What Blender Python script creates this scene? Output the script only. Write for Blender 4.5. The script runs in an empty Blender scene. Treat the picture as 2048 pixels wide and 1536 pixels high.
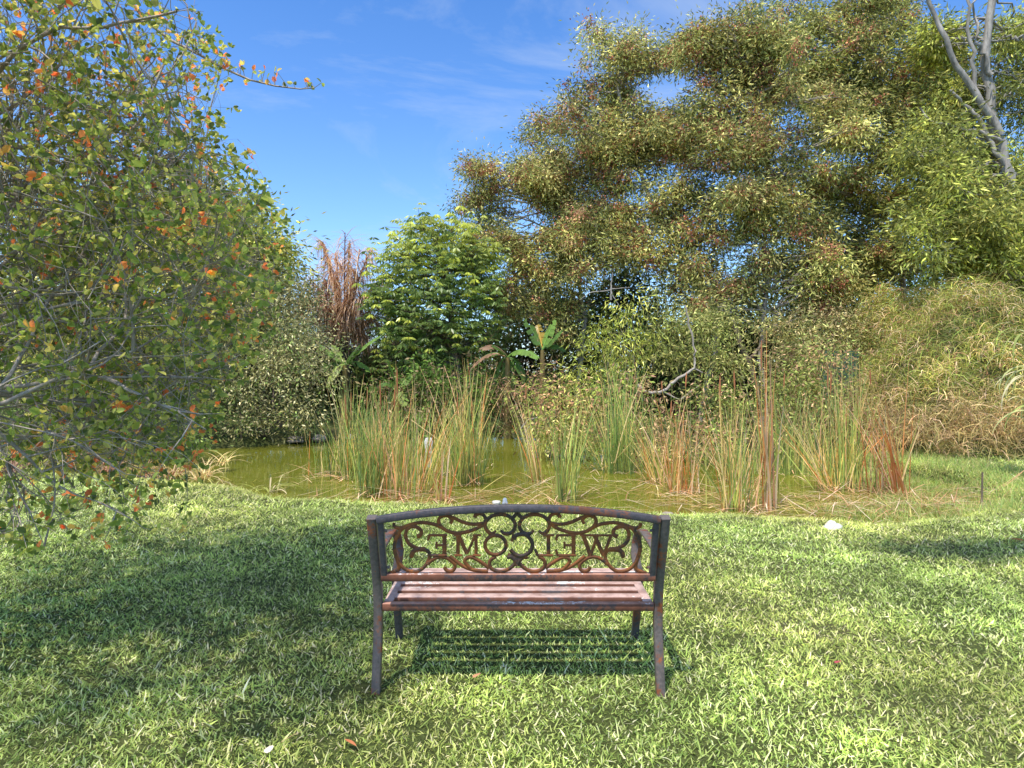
import bpy, math, random
import numpy as np
from mathutils import Vector
R = np.random.default_rng(11)
random.seed(5)
C = bpy.context.scene.collection
F, CX, HY, CH = 1300.0, 1024.0, 740.0, 1.38
WZ = -0.15

def at(px, row, Y):
    return np.array([(px-CX)/F*Y, Y, CH-(row-HY)/F*Y])
def on_z(px, row, z=0.0):
    Y = F*(CH-z)/(row-HY)
    return np.array([(px-CX)/F*Y, Y, z])

# ------------------------------------------------------------------ mesh buffer
class MB:
    def __init__(s): s.v=[]; s.f=[]; s.c=[]; s.n=0; s.ng=[]
    def quads(s, V, Q, col=None):
        V=np.asarray(V,float).reshape(-1,3); Q=np.asarray(Q,int).reshape(-1,4)
        s.v.append(V); s.f.append(Q+s.n)
        if col is None: col=np.ones((len(V),3))*.5
        col=np.asarray(col,float)
        if col.ndim==1: col=np.tile(col,(len(V),1))
        s.c.append(col); s.n+=len(V)
    def ngon(s, V, col=None):
        V=np.asarray(V,float); s.v.append(V); s.ng.append(list(range(s.n,s.n+len(V))))
        s.c.append(np.tile(np.asarray(col if col is not None else (.5,.5,.5),float),(len(V),1))); s.n+=len(V)
    def tube(s, P, rad, sides=6, col=None, cap=False):
        P=np.asarray(P,float); n=len(P); rad=np.broadcast_to(rad,(n,))
        T=np.gradient(P,axis=0); T/=np.linalg.norm(T,axis=1,keepdims=True)+1e-9
        ref=np.array([0,0,1.]) if abs(T[0,2])<.9 else np.array([1.,0,0])
        A=np.cross(T,ref); A/=np.linalg.norm(A,axis=1,keepdims=True)+1e-9
        B=np.cross(T,A)
        th=np.linspace(0,2*np.pi,sides,endpoint=False)
        V=P[:,None]+rad[:,None,None]*(np.cos(th)[None,:,None]*A[:,None]+np.sin(th)[None,:,None]*B[:,None])
        i=np.arange(n-1)[:,None]*sides; j=np.arange(sides)[None]; k=(j+1)%sides
        Q=np.stack([i+j,i+k,i+sides+k,i+sides+j],-1)
        s.quads(V,Q,col)
        if cap:
            s.ngon(V[0][::-1],col); s.ngon(V[-1],col)
    def sweep(s, P, refv, w, h, ch=.0025, col=None):
        """rectangular bar of width w along refv and height h across it, chamfered corners, capped"""
        P=np.asarray(P,float); n=len(P)
        T=np.gradient(P,axis=0); T/=np.linalg.norm(T,axis=1,keepdims=True)
        A=np.broadcast_to(np.asarray(refv,float),(n,3)); A=A-(A*T).sum(1,keepdims=True)*T
        A=A/np.linalg.norm(A,axis=1,keepdims=True); B=np.cross(T,A)
        a,b=w/2,h/2
        pr=np.array([(a,b-ch),(a-ch,b),(-a+ch,b),(-a,b-ch),(-a,-b+ch),(-a+ch,-b),(a-ch,-b),(a,-b+ch)])
        V=P[:,None]+pr[None,:,0,None]*A[:,None]+pr[None,:,1,None]*B[:,None]
        i=np.arange(n-1)[:,None]*8; j=np.arange(8)[None]; k=(j+1)%8
        s.quads(V,np.stack([i+j,i+k,i+8+k,i+8+j],-1),col)
        s.ngon(V[0][::-1],col); s.ngon(V[-1],col)
    def blades(s, P, az, e0, bend, L, W, nseg=3, roll=0., c0=(.1,.2,.05), c1=(.2,.3,.08), taper=1.0, kink=None):
        N=len(P); f=lambda x: np.broadcast_to(np.asarray(x,float),(N,))
        az,e0,bend,L,W,roll=map(f,(az,e0,bend,L,W,roll))
        side0=np.stack([-np.sin(az),np.cos(az),0*az],-1)
        pts=[np.asarray(P,float)]; e=e0.copy(); dirs=[]
        for k in range(nseg):
            ee=e0-bend*(k+.5)/nseg
            if kink is not None: ee=np.where((k>=nseg*0.6)&kink, ee-1.9, ee)
            d=np.stack([np.cos(ee)*np.cos(az),np.cos(ee)*np.sin(az),np.sin(ee)],-1)
            dirs.append(d); pts.append(pts[-1]+d*(L/nseg)[:,None])
        dirs.append(dirs[-1])
        V=[];Cc=[]
        c0=np.broadcast_to(np.asarray(c0,float),(N,3)); c1=np.broadcast_to(np.asarray(c1,float),(N,3))
        for k in range(nseg+1):
            t=k/nseg
            nrm=np.cross(side0,dirs[k])
            sd=side0*np.cos(roll)[:,None]+nrm*np.sin(roll)[:,None]
            w=W*(0.12+0.88*(1-t**(1.6*taper))) * (0.75+.5*min(t*2,.5)) if taper else W*np.sin(np.pi*(.1+.85*t))
            V.append(pts[k]-sd*w[:,None]/2); V.append(pts[k]+sd*w[:,None]/2)
            cc=c0*(1-t)+c1*t; Cc+= [cc,cc]
        V=np.stack(V,1); Cc=np.stack(Cc,1); m=2*(nseg+1)
        k=np.arange(nseg)*2
        q=np.stack([k,k+1,k+3,k+2],-1)[None]+ (np.arange(N)*m)[:,None,None]
        s.quads(V.reshape(-1,3),q.reshape(-1,4),Cc.reshape(-1,3))
    def leaves(s, P, D, L, W, col, oval=False, fold=.25):
        N=len(P)
        if N==0: return
        D=D/(np.linalg.norm(D,axis=1,keepdims=True)+1e-9)
        rv=R.normal(size=(N,3)); rv[:,2]*=.6
        S=np.cross(D,rv); S/=np.linalg.norm(S,axis=1,keepdims=True)+1e-9
        U=np.cross(S,D)
        L=np.broadcast_to(L,(N,))[:,None]; W=np.broadcast_to(W,(N,))[:,None]
        col=np.broadcast_to(col,(N,3))
        if not oval:
            V=np.stack([P,P+D*L*.45+S*W/2,P+D*L-U*L*.12,P+D*L*.45-S*W/2],1)
            s.quads(V.reshape(-1,3),(np.arange(4)[None]+4*np.arange(N)[:,None]),np.repeat(col,4,0))
        else:
            up=U*W*fold
            V=np.stack([P,P+D*L*.33+S*W*.48+up,P+D*L*.72+S*W*.4+up,P+D*L,P+D*L*.72-S*W*.4+up,P+D*L*.33-S*W*.48+up],1)
            b=6*np.arange(N)[:,None]
            Q=np.concatenate([b+np.array([[0,1,2,3]]),b+np.array([[0,3,4,5]])],0)
            s.quads(V.reshape(-1,3),Q,np.repeat(col,6,0))
    def build(s, name, mat, parent=None, org=(0,0,0), smooth=False):
        org=np.asarray(org,float)
        V=np.concatenate(s.v)-org; me=bpy.data.meshes.new(name)
        Q=np.concatenate(s.f) if s.f else np.zeros((0,4),int)
        nl=Q.size+sum(len(g) for g in s.ng); npoly=len(Q)+len(s.ng)
        me.vertices.add(len(V)); me.vertices.foreach_set('co',V.astype(np.float32).ravel())
        me.loops.add(nl); me.polygons.add(npoly)
        li=np.concatenate([Q.ravel()]+[np.array(g) for g in s.ng]).astype(np.int32)
        me.loops.foreach_set('vertex_index',li)
        tot=np.concatenate([np.full(len(Q),4),np.array([len(g) for g in s.ng],int)]).astype(np.int32)
        st=np.concatenate([[0],np.cumsum(tot)[:-1]]).astype(np.int32)
        me.polygons.foreach_set('loop_start',st); me.polygons.foreach_set('loop_total',tot)
        if smooth: me.polygons.foreach_set('use_smooth',np.ones(npoly,bool))
        a=me.color_attributes.new('tint','FLOAT_COLOR','POINT')
        cc=np.ones((len(V),4),np.float32); cc[:,:3]=np.concatenate(s.c); a.data.foreach_set('color',cc.ravel())
        me.update(calc_edges=True); me.validate()
        me.materials.append(mat)
        o=bpy.data.objects.new(name,me); C.objects.link(o)
        if parent is not None: o.parent=parent
        else: o.location=org
        return o

def tag(o,label,cat,group=None,kind=None):
    o['label']=label; o['category']=cat
    if group: o['group']=group
    if kind: o['kind']=kind
    return o
def thing(name,label,cat,org,group=None):
    o=bpy.data.objects.new(name,None); C.objects.link(o); o.location=org; o.empty_display_size=.2
    return tag(o,label,cat,group)

# ------------------------------------------------------------------ materials
def newmat(name):
    m=bpy.data.materials.new(name); m.use_nodes=True; nt=m.node_tree; nt.nodes.clear()
    out=nt.nodes.new('ShaderNodeOutputMaterial'); return m,nt,out
def N(nt,t,**k):
    n=nt.nodes.new(t)
    for a,b in k.items(): setattr(n,a,b)
    return n
def ramp(nt,stops,fac,interp='LINEAR'):
    r=N(nt,'ShaderNodeValToRGB'); r.color_ramp.interpolation=interp
    el=r.color_ramp.elements
    while len(el)>1: el.remove(el[-1])
    el[0].position=stops[0][0]; el[0].color=tuple(stops[0][1])+(1,)
    for p,c in stops[1:]:
        e=el.new(p); e.color=tuple(c)+(1,)
    nt.links.new(fac,r.inputs[0]); return r
def noise(nt,scale,detail=4,rough=.6,vec=None,dim='3D'):
    n=N(nt,'ShaderNodeTexNoise'); n.inputs['Scale'].default_value=scale; n.inputs['Detail'].default_value=detail
    n.inputs['Roughness'].default_value=rough
    if vec is not None: nt.links.new(vec,n.inputs['Vector'])
    return n
def leafmat(name,trans=.35,rough=.45,spec=.35,gain=1.0,warm=(1.11,.985,.92)):
    m,nt,out=newmat(name); l=nt.links.new
    a=N(nt,'ShaderNodeAttribute',attribute_name='tint')
    geo=N(nt,'ShaderNodeNewGeometry')
    nz=noise(nt,1.3,2,vec=geo.outputs['Position'])
    hs=N(nt,'ShaderNodeHueSaturation')
    mr=N(nt,'ShaderNodeMapRange'); mr.inputs[1].default_value=.3; mr.inputs[2].default_value=.7
    mr.inputs[3].default_value=.75*gain; mr.inputs[4].default_value=1.25*gain
    l(nz.outputs['Fac'],mr.inputs[0]); l(mr.outputs[0],hs.inputs['Value']); wm=N(nt,'ShaderNodeMix',data_type='RGBA',blend_type='MULTIPLY'); wm.inputs[0].default_value=1; wm.inputs[7].default_value=tuple(warm)+(1,)
    l(a.outputs['Color'],wm.inputs[6]); l(wm.outputs[2],hs.inputs['Color'])
    p=N(nt,'ShaderNodeBsdfPrincipled'); p.inputs['Roughness'].default_value=rough
    p.inputs['Specular IOR Level'].default_value=spec
    l(hs.outputs[0],p.inputs['Base Color'])
    tr=N(nt,'ShaderNodeBsdfTranslucent'); hs2=N(nt,'ShaderNodeHueSaturation'); hs2.inputs['Saturation'].default_value=1.0
    hs2.inputs['Value'].default_value=1.5; hs2.inputs['Hue'].default_value=.49
    l(hs.outputs[0],hs2.inputs['Color']); l(hs2.outputs[0],tr.inputs[0])
    mx=N(nt,'ShaderNodeMixShader'); mx.inputs[0].default_value=trans
    l(p.outputs[0],mx.inputs[1]); l(tr.outputs[0],mx.inputs[2]); l(mx.outputs[0],out.inputs[0]); return m
def barkmat(name,c0,c1,c2,scale=9,bump=.5):
    m,nt,out=newmat(name); l=nt.links.new
    tc=N(nt,'ShaderNodeNewGeometry'); mp=N(nt,'ShaderNodeMapping'); mp.inputs['Scale'].default_value=(1,1,.35)
    l(tc.outputs['Position'],mp.inputs[0])
    n1=noise(nt,scale,6,.7,mp.outputs[0]); r=ramp(nt,[(.3,c0),(.5,c1),(.7,c2)],n1.outputs['Fac'])
    p=N(nt,'ShaderNodeBsdfPrincipled'); p.inputs['Roughness'].default_value=.85
    l(r.outputs[0],p.inputs['Base Color'])
    b=N(nt,'ShaderNodeBump'); b.inputs['Strength'].default_value=bump; b.inputs['Distance'].default_value=.02
    l(n1.outputs['Fac'],b.inputs['Height']); l(b.outputs[0],p.inputs['Normal']); l(p.outputs[0],out.inputs[0]); return m
def rustmat(name,paint,brown,orange,thr=.5,pale=None,seed=0.,top=None):
    m,nt,out=newmat(name); l=nt.links.new
    g=N(nt,'ShaderNodeNewGeometry'); mp=N(nt,'ShaderNodeMapping'); mp.inputs['Location'].default_value=(seed,seed*2,seed*3)
    l(g.outputs['Position'],mp.inputs[0]); v=mp.outputs[0]
    big=noise(nt,5,5,.65,v); fine=noise(nt,60,6,.7,v); mid=noise(nt,17,4,.6,v)
    c_paint=ramp(nt,[(.3,[x*.65 for x in paint]),(.7,[x*1.35 for x in paint])],fine.outputs['Fac'])
    c_rust=ramp(nt,[(.32,brown),(.55,[(a+b)/2 for a,b in zip(brown,orange)]),(.72,orange)],mid.outputs['Fac'])
    ad=N(nt,'ShaderNodeMath',operation='ADD'); mu=N(nt,'ShaderNodeMath',operation='MULTIPLY'); mu.inputs[1].default_value=.45
    l(fine.outputs['Fac'],mu.inputs[0]); l(big.outputs['Fac'],ad.inputs[0]); l(mu.outputs[0],ad.inputs[1])
    msk=ramp(nt,[(thr+.19,(0,0,0)),(thr+.27,(1,1,1))],ad.outputs[0])
    mx=N(nt,'ShaderNodeMix',data_type='RGBA'); l(msk.outputs[0],mx.inputs[0]); l(c_paint.outputs[0],mx.inputs[6]); l(c_rust.outputs[0],mx.inputs[7])
    col=mx.outputs[2]
    if top:  # paler upward faces: worn dust plus overhead sunlight painted into the colour
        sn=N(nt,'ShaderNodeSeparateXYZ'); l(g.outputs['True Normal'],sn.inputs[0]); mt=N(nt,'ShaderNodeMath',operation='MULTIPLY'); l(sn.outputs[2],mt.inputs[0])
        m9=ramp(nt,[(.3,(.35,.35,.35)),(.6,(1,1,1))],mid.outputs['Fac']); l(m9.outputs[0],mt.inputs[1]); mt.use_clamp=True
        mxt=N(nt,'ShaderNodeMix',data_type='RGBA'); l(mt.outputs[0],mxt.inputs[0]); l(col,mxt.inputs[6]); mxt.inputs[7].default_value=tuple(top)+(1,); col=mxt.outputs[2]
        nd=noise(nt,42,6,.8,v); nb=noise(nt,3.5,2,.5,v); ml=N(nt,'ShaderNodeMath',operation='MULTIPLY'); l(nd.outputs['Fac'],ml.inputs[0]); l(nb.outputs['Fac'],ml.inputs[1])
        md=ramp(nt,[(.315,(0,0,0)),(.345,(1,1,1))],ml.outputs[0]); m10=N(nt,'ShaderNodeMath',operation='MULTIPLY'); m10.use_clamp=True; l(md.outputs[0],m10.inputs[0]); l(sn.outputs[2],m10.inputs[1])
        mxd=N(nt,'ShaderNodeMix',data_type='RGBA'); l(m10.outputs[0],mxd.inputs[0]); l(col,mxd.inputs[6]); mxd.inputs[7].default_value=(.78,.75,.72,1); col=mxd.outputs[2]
    if pale:
        st=N(nt,'ShaderNodeMapping'); st.inputs['Scale'].default_value=(.35,1.6,1.6); l(v,st.inputs[0])
        n4=noise(nt,11,7,.75,st.outputs[0]); m4=ramp(nt,[(.50,(0,0,0)),(.64,(1,1,1))],n4.outputs['Fac'])
        mx2=N(nt,'ShaderNodeMix',data_type='RGBA'); l(m4.outputs[0],mx2.inputs[0]); l(col,mx2.inputs[6]); mx2.inputs[7].default_value=tuple(pale)+(1,)
        n5=noise(nt,45,5,.8,v); m5=ramp(nt,[(.66,(0,0,0)),(.70,(1,1,1))],n5.outputs['Fac'])
        mx3=N(nt,'ShaderNodeMix',data_type='RGBA'); l(m5.outputs[0],mx3.inputs[0]); l(mx2.outputs[2],mx3.inputs[6]); mx3.inputs[7].default_value=(.7,.66,.6,1)
        col=mx3.outputs[2]
    p=N(nt,'ShaderNodeBsdfPrincipled'); l(col,p.inputs['Base Color'])
    rr=ramp(nt,[(0,(.38,)*3),(1,(.85,)*3)],msk.outputs[0]); l(rr.outputs[0],p.inputs['Roughness'])
    p.inputs['Specular IOR Level'].default_value=.22
    b=N(nt,'ShaderNodeBump'); b.inputs['Strength'].default_value=.35; b.inputs['Distance'].default_value=.003
    l(fine.outputs['Fac'],b.inputs['Height']); l(b.outputs[0],p.inputs['Normal']); l(p.outputs[0],out.inputs[0]); return m
M={}
M['grass']=leafmat('lawn_blade',.42,.5,.3,gain=2.5,warm=(1.02,1.,1.05))
M['leaf']=leafmat('tree_leaf',.28,.6,.15,gain=2.0)
M['glossleaf']=leafmat('waxy_leaf',.38,.35,.4,gain=1.7,warm=(.97,1.,1.))
M['dry']=leafmat('dry_leaf',.25,.7,.15,gain=1.35)
M['bark_pale']=barkmat('pale_grey_bark',(.16,.14,.12),(.32,.29,.25),(.5,.46,.41))
M['bark_brown']=barkmat('brown_bark',(.07,.05,.035),(.17,.125,.09),(.3,.24,.18))
M['bark_grey']=barkmat('grey_twig_bark',(.22,.18,.14),(.40,.34,.28),(.55,.49,.42),25)
M['nearleaf']=leafmat('oval_leaf',.45,.45,.3,gain=2.8)
M['post']=rustmat('worn_slate_paint',(.14,.118,.11),(.13,.05,.03),(.42,.13,.045),.575)
M['rail']=rustmat('worn_rail_paint',(.085,.078,.086),(.10,.05,.035),(.30,.11,.055),.545,seed=4.4)
M['scroll']=rustmat('rusted_scroll_metal',(.085,.06,.05),(.14,.065,.04),(.44,.15,.045),.42,seed=7.7)
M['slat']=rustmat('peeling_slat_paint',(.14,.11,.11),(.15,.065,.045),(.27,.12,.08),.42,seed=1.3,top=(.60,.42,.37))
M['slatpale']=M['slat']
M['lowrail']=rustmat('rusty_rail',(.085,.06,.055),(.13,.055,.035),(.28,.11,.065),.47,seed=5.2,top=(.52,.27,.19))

def soilmat():
    m,nt,out=newmat('soil_and_thatch'); l=nt.links.new
    g=N(nt,'ShaderNodeNewGeometry'); n1=noise(nt,.9,5,.6,g.outputs['Position']); n2=noise(nt,30,5,.7,g.outputs['Position'])
    r1=ramp(nt,[(.35,(.09,.12,.035)),(.55,(.13,.15,.05)),(.75,(.17,.15,.08))],n1.outputs['Fac'])
    r2=ramp(nt,[(.3,(.3,.3,.3)),(.7,(1.2,1.2,1.2))],n2.outputs['Fac'])
    mx=N(nt,'ShaderNodeMix',data_type='RGBA',blend_type='MULTIPLY'); mx.inputs[0].default_value=1
    l(r1.outputs[0],mx.inputs[6]); l(r2.outputs[0],mx.inputs[7])
    p=N(nt,'ShaderNodeBsdfPrincipled'); p.inputs['Roughness'].default_value=.95; p.inputs['Specular IOR Level'].default_value=.1
    l(mx.outputs[2],p.inputs['Base Color']); b=N(nt,'ShaderNodeBump'); b.inputs['Distance'].default_value=.03
    l(n2.outputs['Fac'],b.inputs['Height']); l(b.outputs[0],p.inputs['Normal']); l(p.outputs[0],out.inputs[0]); return m
M['soil']=soilmat()
def watermat():
    m,nt,out=newmat('murky_water'); l=nt.links.new
    g=N(nt,'ShaderNodeNewGeometry'); n1=noise(nt,.5,5,.6,g.outputs['Position'])
    r1=ramp(nt,[(.3,(.12,.135,.012)),(.55,(.17,.175,.02)),(.75,(.22,.215,.03))],n1.outputs['Fac'])
    n3=noise(nt,22,3,.5,g.outputs['Position']); sp=ramp(nt,[(.74,(0,0,0)),(.77,(1,1,1))],n3.outputs['Fac'])
    mx=N(nt,'ShaderNodeMix',data_type='RGBA'); l(sp.outputs[0],mx.inputs[0]); l(r1.outputs[0],mx.inputs[6]); mx.inputs[7].default_value=(.32,.32,.08,1)
    p=N(nt,'ShaderNodeBsdfPrincipled'); l(mx.outputs[2],p.inputs['Base Color']); p.inputs['Roughness'].default_value=.03
    p.inputs['IOR'].default_value=1.33; p.inputs['Specular IOR Level'].default_value=.5
    mp=N(nt,'ShaderNodeMapping'); mp.inputs['Scale'].default_value=(1.0,2.2,1); l(g.outputs['Position'],mp.inputs[0])
    n2=noise(nt,5,3,.5,mp.outputs[0]); b=N(nt,'ShaderNodeBump'); b.inputs['Strength'].default_value=.07; b.inputs['Distance'].default_value=.02
    l(n2.outputs['Fac'],b.inputs['Height']); l(b.outputs[0],p.inputs['Normal']); l(p.outputs[0],out.inputs[0]); return m
M['water']=watermat()
M['stone_white']=barkmat('white_limestone',(.42,.40,.36),(.7,.68,.63),(.85,.83,.8),22,.8)
M['stone_tan']=barkmat('tan_rock',(.2,.16,.12),(.36,.3,.24),(.5,.44,.36),14,.8)
M['stone_blue']=barkmat('blue_grey_stone',(.2,.24,.32),(.34,.4,.5),(.5,.55,.65),20,.6)
M['net']=barkmat('green_netting',(.02,.05,.035),(.04,.09,.06),(.06,.12,.08),90,.3)

# ------------------------------------------------------------------ pond and terrain
pond=[(-5.6,8.9),(-4.3,8.6),(-3.4,8.15),(-2.5,7.5),(-1.6,7.2),(-.6,7.12),(.4,6.9),(1.4,6.72),(2.4,6.55),(3.3,6.35),(4.2,6.45),(4.9,6.95),(5.3,7.6),(5.7,8.5),
      (5.6,9.2),(5.2,9.8),(4.4,10.4),(3.2,11.2),(2.0,12.6),(1.2,14.4),(.5,15.4),(-.8,15.7),(-2.2,15.2),(-3.6,14.0),(-5.0,12.9),(-6.6,12.2),(-7.4,11.0),(-7.0,9.7)]
PP=np.array(pond)
def sdist(x,y):
    x=np.asarray(x,float); y=np.asarray(y,float); d=np.full(x.shape,1e9); ins=np.zeros(x.shape,bool)
    for a,b in zip(PP,np.roll(PP,-1,0)):
        ex,ey=b-a; wx=x-a[0]; wy=y-a[1]; t=np.clip((wx*ex+wy*ey)/(ex*ex+ey*ey),0,1)
        d=np.minimum(d,np.hypot(wx-ex*t,wy-ey*t))
        c=((a[1]>y)!=(b[1]>y))&(x<(b[0]-a[0])*(y-a[1])/(b[1]-a[1]+1e-12)+a[0]); ins^=c
    return np.where(ins,-d,d)
def sm(x): x=np.clip(x,0,1); return x*x*(3-2*x)
def height(x,y):
    d=sdist(x,y)+.06*np.sin(x*3.1)+.04*np.sin(x*7.3+y*5)
    h=-.55+.55*sm((d+.55)/1.05)
    m=sm((y-9.7)/2.6)*sm((x-5.5-.12*(y-10))/2.4)*(2.05+.35*np.sin(x*.9)+.22*np.sin(x*2.3+y)+.15*np.sin(y*2.9+x*1.3))*(1-sm((y-16)/5))
    far=.25*sm((y-16)/4)
    return h+np.where(d>0,m,0)+.012*np.sin(x*2.3+1)*np.sin(y*1.9)+far
def axis(lo,hi,step,ext):
    a=np.arange(lo,hi+1e-6,step); g=[]; s=step*2; e=hi
    while e<ext: e+=s; g.append(e); s*=1.5
    g2=[]; s=step*2; e=lo
    while e>-ext: e-=s; g2.append(e); s*=1.5
    return np.array(g2[::-1]+list(a)+g)
gx=axis(-11,16,.16,300); gy=axis(0,26,.16,300)
X,Y=np.meshgrid(gx,gy); Z=height(X,Y)
b=MB(); nx=len(gx); i=np.arange(len(gy)-1)[:,None]*nx; j=np.arange(nx-1)[None]
b.quads(np.stack([X,Y,Z],-1),np.stack([i+j,i+j+1,i+nx+j+1,i+nx+j],-1))
g=b.build('ground',M['soil'],smooth=True); g['kind']='structure'
b=MB(); wx=np.linspace(-8.6,7.6,30); wy=np.linspace(5.8,16.8,30); X,Y=np.meshgrid(wx,wy); i=np.arange(29)[:,None]*30; j=np.arange(29)[None]
b.quads(np.stack([X,Y,0*X+WZ],-1),np.stack([i+j,i+j+1,i+31,i+30+j] if False else [i+j,i+j+1,i+30+j+1,i+30+j],-1))
w=b.build('pond_water',M['water']); w['kind']='structure'

# ------------------------------------------------------------------ lawn
def lawn():
    b=MB()
    pal=np.array([(.20,.245,.062),(.265,.30,.09),(.145,.195,.045),(.37,.375,.17),(.42,.39,.24),(.105,.15,.035)])
    for (y0,y1,xw,den,sc) in [(1.3,3.0,2.7,20000,.92),(3.0,4.5,4.2,14000,.97),(4.5,6.5,6.0,8500,1.15),(6.5,10.4,9.0,4000,1.45)]:
        n=int((y1-y0)*2*xw*den); x=R.uniform(-xw,xw,n); y=R.uniform(y0,y1,n)
        d=sdist(x,y); k=(d>.18)&((y<9.3)|(x>4)); x=x[k];y=y[k];d=d[k];n=len(x)
        # tufty density
        pn=np.sin(x*5.1+np.sin(y*3.7)*1.5)*np.sin(y*6.3+np.sin(x*4.1)*1.3)+.6*np.sin(x*13+y*7)*np.sin(y*11-x*5)
        k=R.uniform(size=n)<.72+.25*pn; x=x[k];y=y[k];d=d[k];pn=pn[k];n=len(x)
        z=height(x,y)-.004
        az=R.uniform(0,2*np.pi,n); e0=R.uniform(.05,1.15,n); L=R.lognormal(math.log(.0255),.35,n)*sc; W=R.uniform(.005,.0098,n)*sc
        big=R.uniform(size=n)<.05; L=np.where(big,L*1.6,L); W=np.where(big,W*1.3,W)
        ci=R.choice(len(pal),n,p=[.28,.24,.2,.13,.07,.08]); col=pal[ci]*R.lognormal(.04,.21,(n,1))
        patch=.5+.5*np.sin(x*1.1+1.7*np.sin(y*.8)+.6*np.sin(y*2.1)); col=col*(1+.12*(patch[:,None]-.5))*(.97+.10*pn[:,None])
        col[:,0]*=1+.05*np.sin(x*2.2+y*1.3)
        dry=sm((.9-d)/.8)[:,None]*.35; col=col*(1-dry)+np.array([.30,.27,.09])*dry
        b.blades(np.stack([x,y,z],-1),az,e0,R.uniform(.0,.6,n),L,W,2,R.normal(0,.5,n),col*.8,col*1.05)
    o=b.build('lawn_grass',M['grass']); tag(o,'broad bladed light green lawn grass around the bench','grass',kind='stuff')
    # wet wild grass on the right bank
    b=MB(); n=60000; x=R.uniform(3.2,9.5,n); y=R.uniform(6.3,10.4,n); d=sdist(x,y)
    k=(d>-.9)&(d<1.3)&(x>3.4+R.normal(0,.5,n))&(R.uniform(size=n)<.75); x=x[k];y=y[k];n=len(x)
    col=np.array([(.16,.24,.06),(.25,.27,.08),(.34,.28,.14),(.12,.2,.05)])[R.choice(4,n,p=[.4,.3,.15,.15])]*R.uniform(.7,1.2,(n,1))
    b.blades(np.stack([x,y,np.maximum(height(x,y),WZ-.02)],-1),R.uniform(0,6.28,n),R.uniform(.5,1.5,n),R.uniform(.2,1.3,n),R.uniform(.06,.17,n),R.uniform(.004,.008,n),3,0,col*.6,col)
    o=b.build('marsh_grass',M['grass']); tag(o,'thin wild grass on the wet right bank of the pond','grass',kind='stuff')
lawn()

# tangled bank grass on the mound
def mound():
    b=MB(); n=150000; x=R.uniform(4.6,15,n); y=R.uniform(9.3,17,n); h=height(x,y); d=sdist(x,y)
    edge=np.minimum(1,sm((x-5.2)/1.4)+.12)
    k=(h>.02)&(R.uniform(size=n)<edge)&(d>.05); x=x[k];y=y[k];h=h[k];n=len(x)
    cl=np.sin(x*3.1+np.sin(y*2.3)*2)*np.sin(y*3.7+np.sin(x*2.9)*2)+.5*np.sin(x*8+h*9)
    up=R.uniform(0,.5,n)+.26*cl
    col=np.array([(.28,.31,.08),(.19,.27,.06),(.42,.36,.18),(.50,.42,.29),(.13,.2,.05),(.34,.2,.12)])[R.choice(6,n,p=[.28,.24,.18,.12,.12,.06])]
    low=sm((1.0-h)/.9)[:,None]*.6; col=col*(1-low)+np.array([.27,.19,.12])*low
    col=col*R.lognormal(-.15,.35,(n,1))*(1+.35*cl[:,None]*.7)
    b.blades(np.stack([x,y,h+up-.1],-1),R.uniform(0,6.28,n),R.uniform(-.2,1.4,n),R.uniform(.8,2.8,n),R.uniform(.16,.5,n),R.uniform(.007,.015,n),3,R.normal(0,.6,n),col*.95,col*1.6)
    o=b.build('bank_grass',M['dry']); tag(o,'tangled pale green and straw coloured grass covering the high bank right of pond','tall grass',kind='stuff')
mound()

# ------------------------------------------------------------------ trees / shrubs
def curve(a,bp,sag=.1,n=7,wob=.04):
    a=np.asarray(a,float); bp=np.asarray(bp,float); t=np.linspace(0,1,n)[:,None]; L=np.linalg.norm(bp-a)
    off=R.normal(size=3); off/=np.linalg.norm(off)+1e-9
    P=a*(1-t)+bp*t+np.sin(np.pi*t)*off*L*sag
    P[1:-1]+=R.normal(size=(n-2,3))*L*wob
    return P
def clump_leaves(fb,c,rc,n,L,W,pal,droop=.5,shade=1.,oval=False,flat=.8,cen=None):
    P=c+R.normal(size=(n,3))*np.array([rc,rc,rc*flat])
    D=(P-c)/(rc+1e-6)*.5+R.normal(size=(n,3))*.6; D[:,2]-=droop
    ci=R.integers(0,len(pal),n); ci=np.where(R.uniform(size=n)<.55,R.integers(0,len(pal)),ci)
    col=pal[ci]*R.lognormal(-.06,.36,(n,1))*shade
    fb.leaves(P,D,L*R.uniform(.7,1.25,n),W*R.uniform(.8,1.2,n),col,oval)
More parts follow.
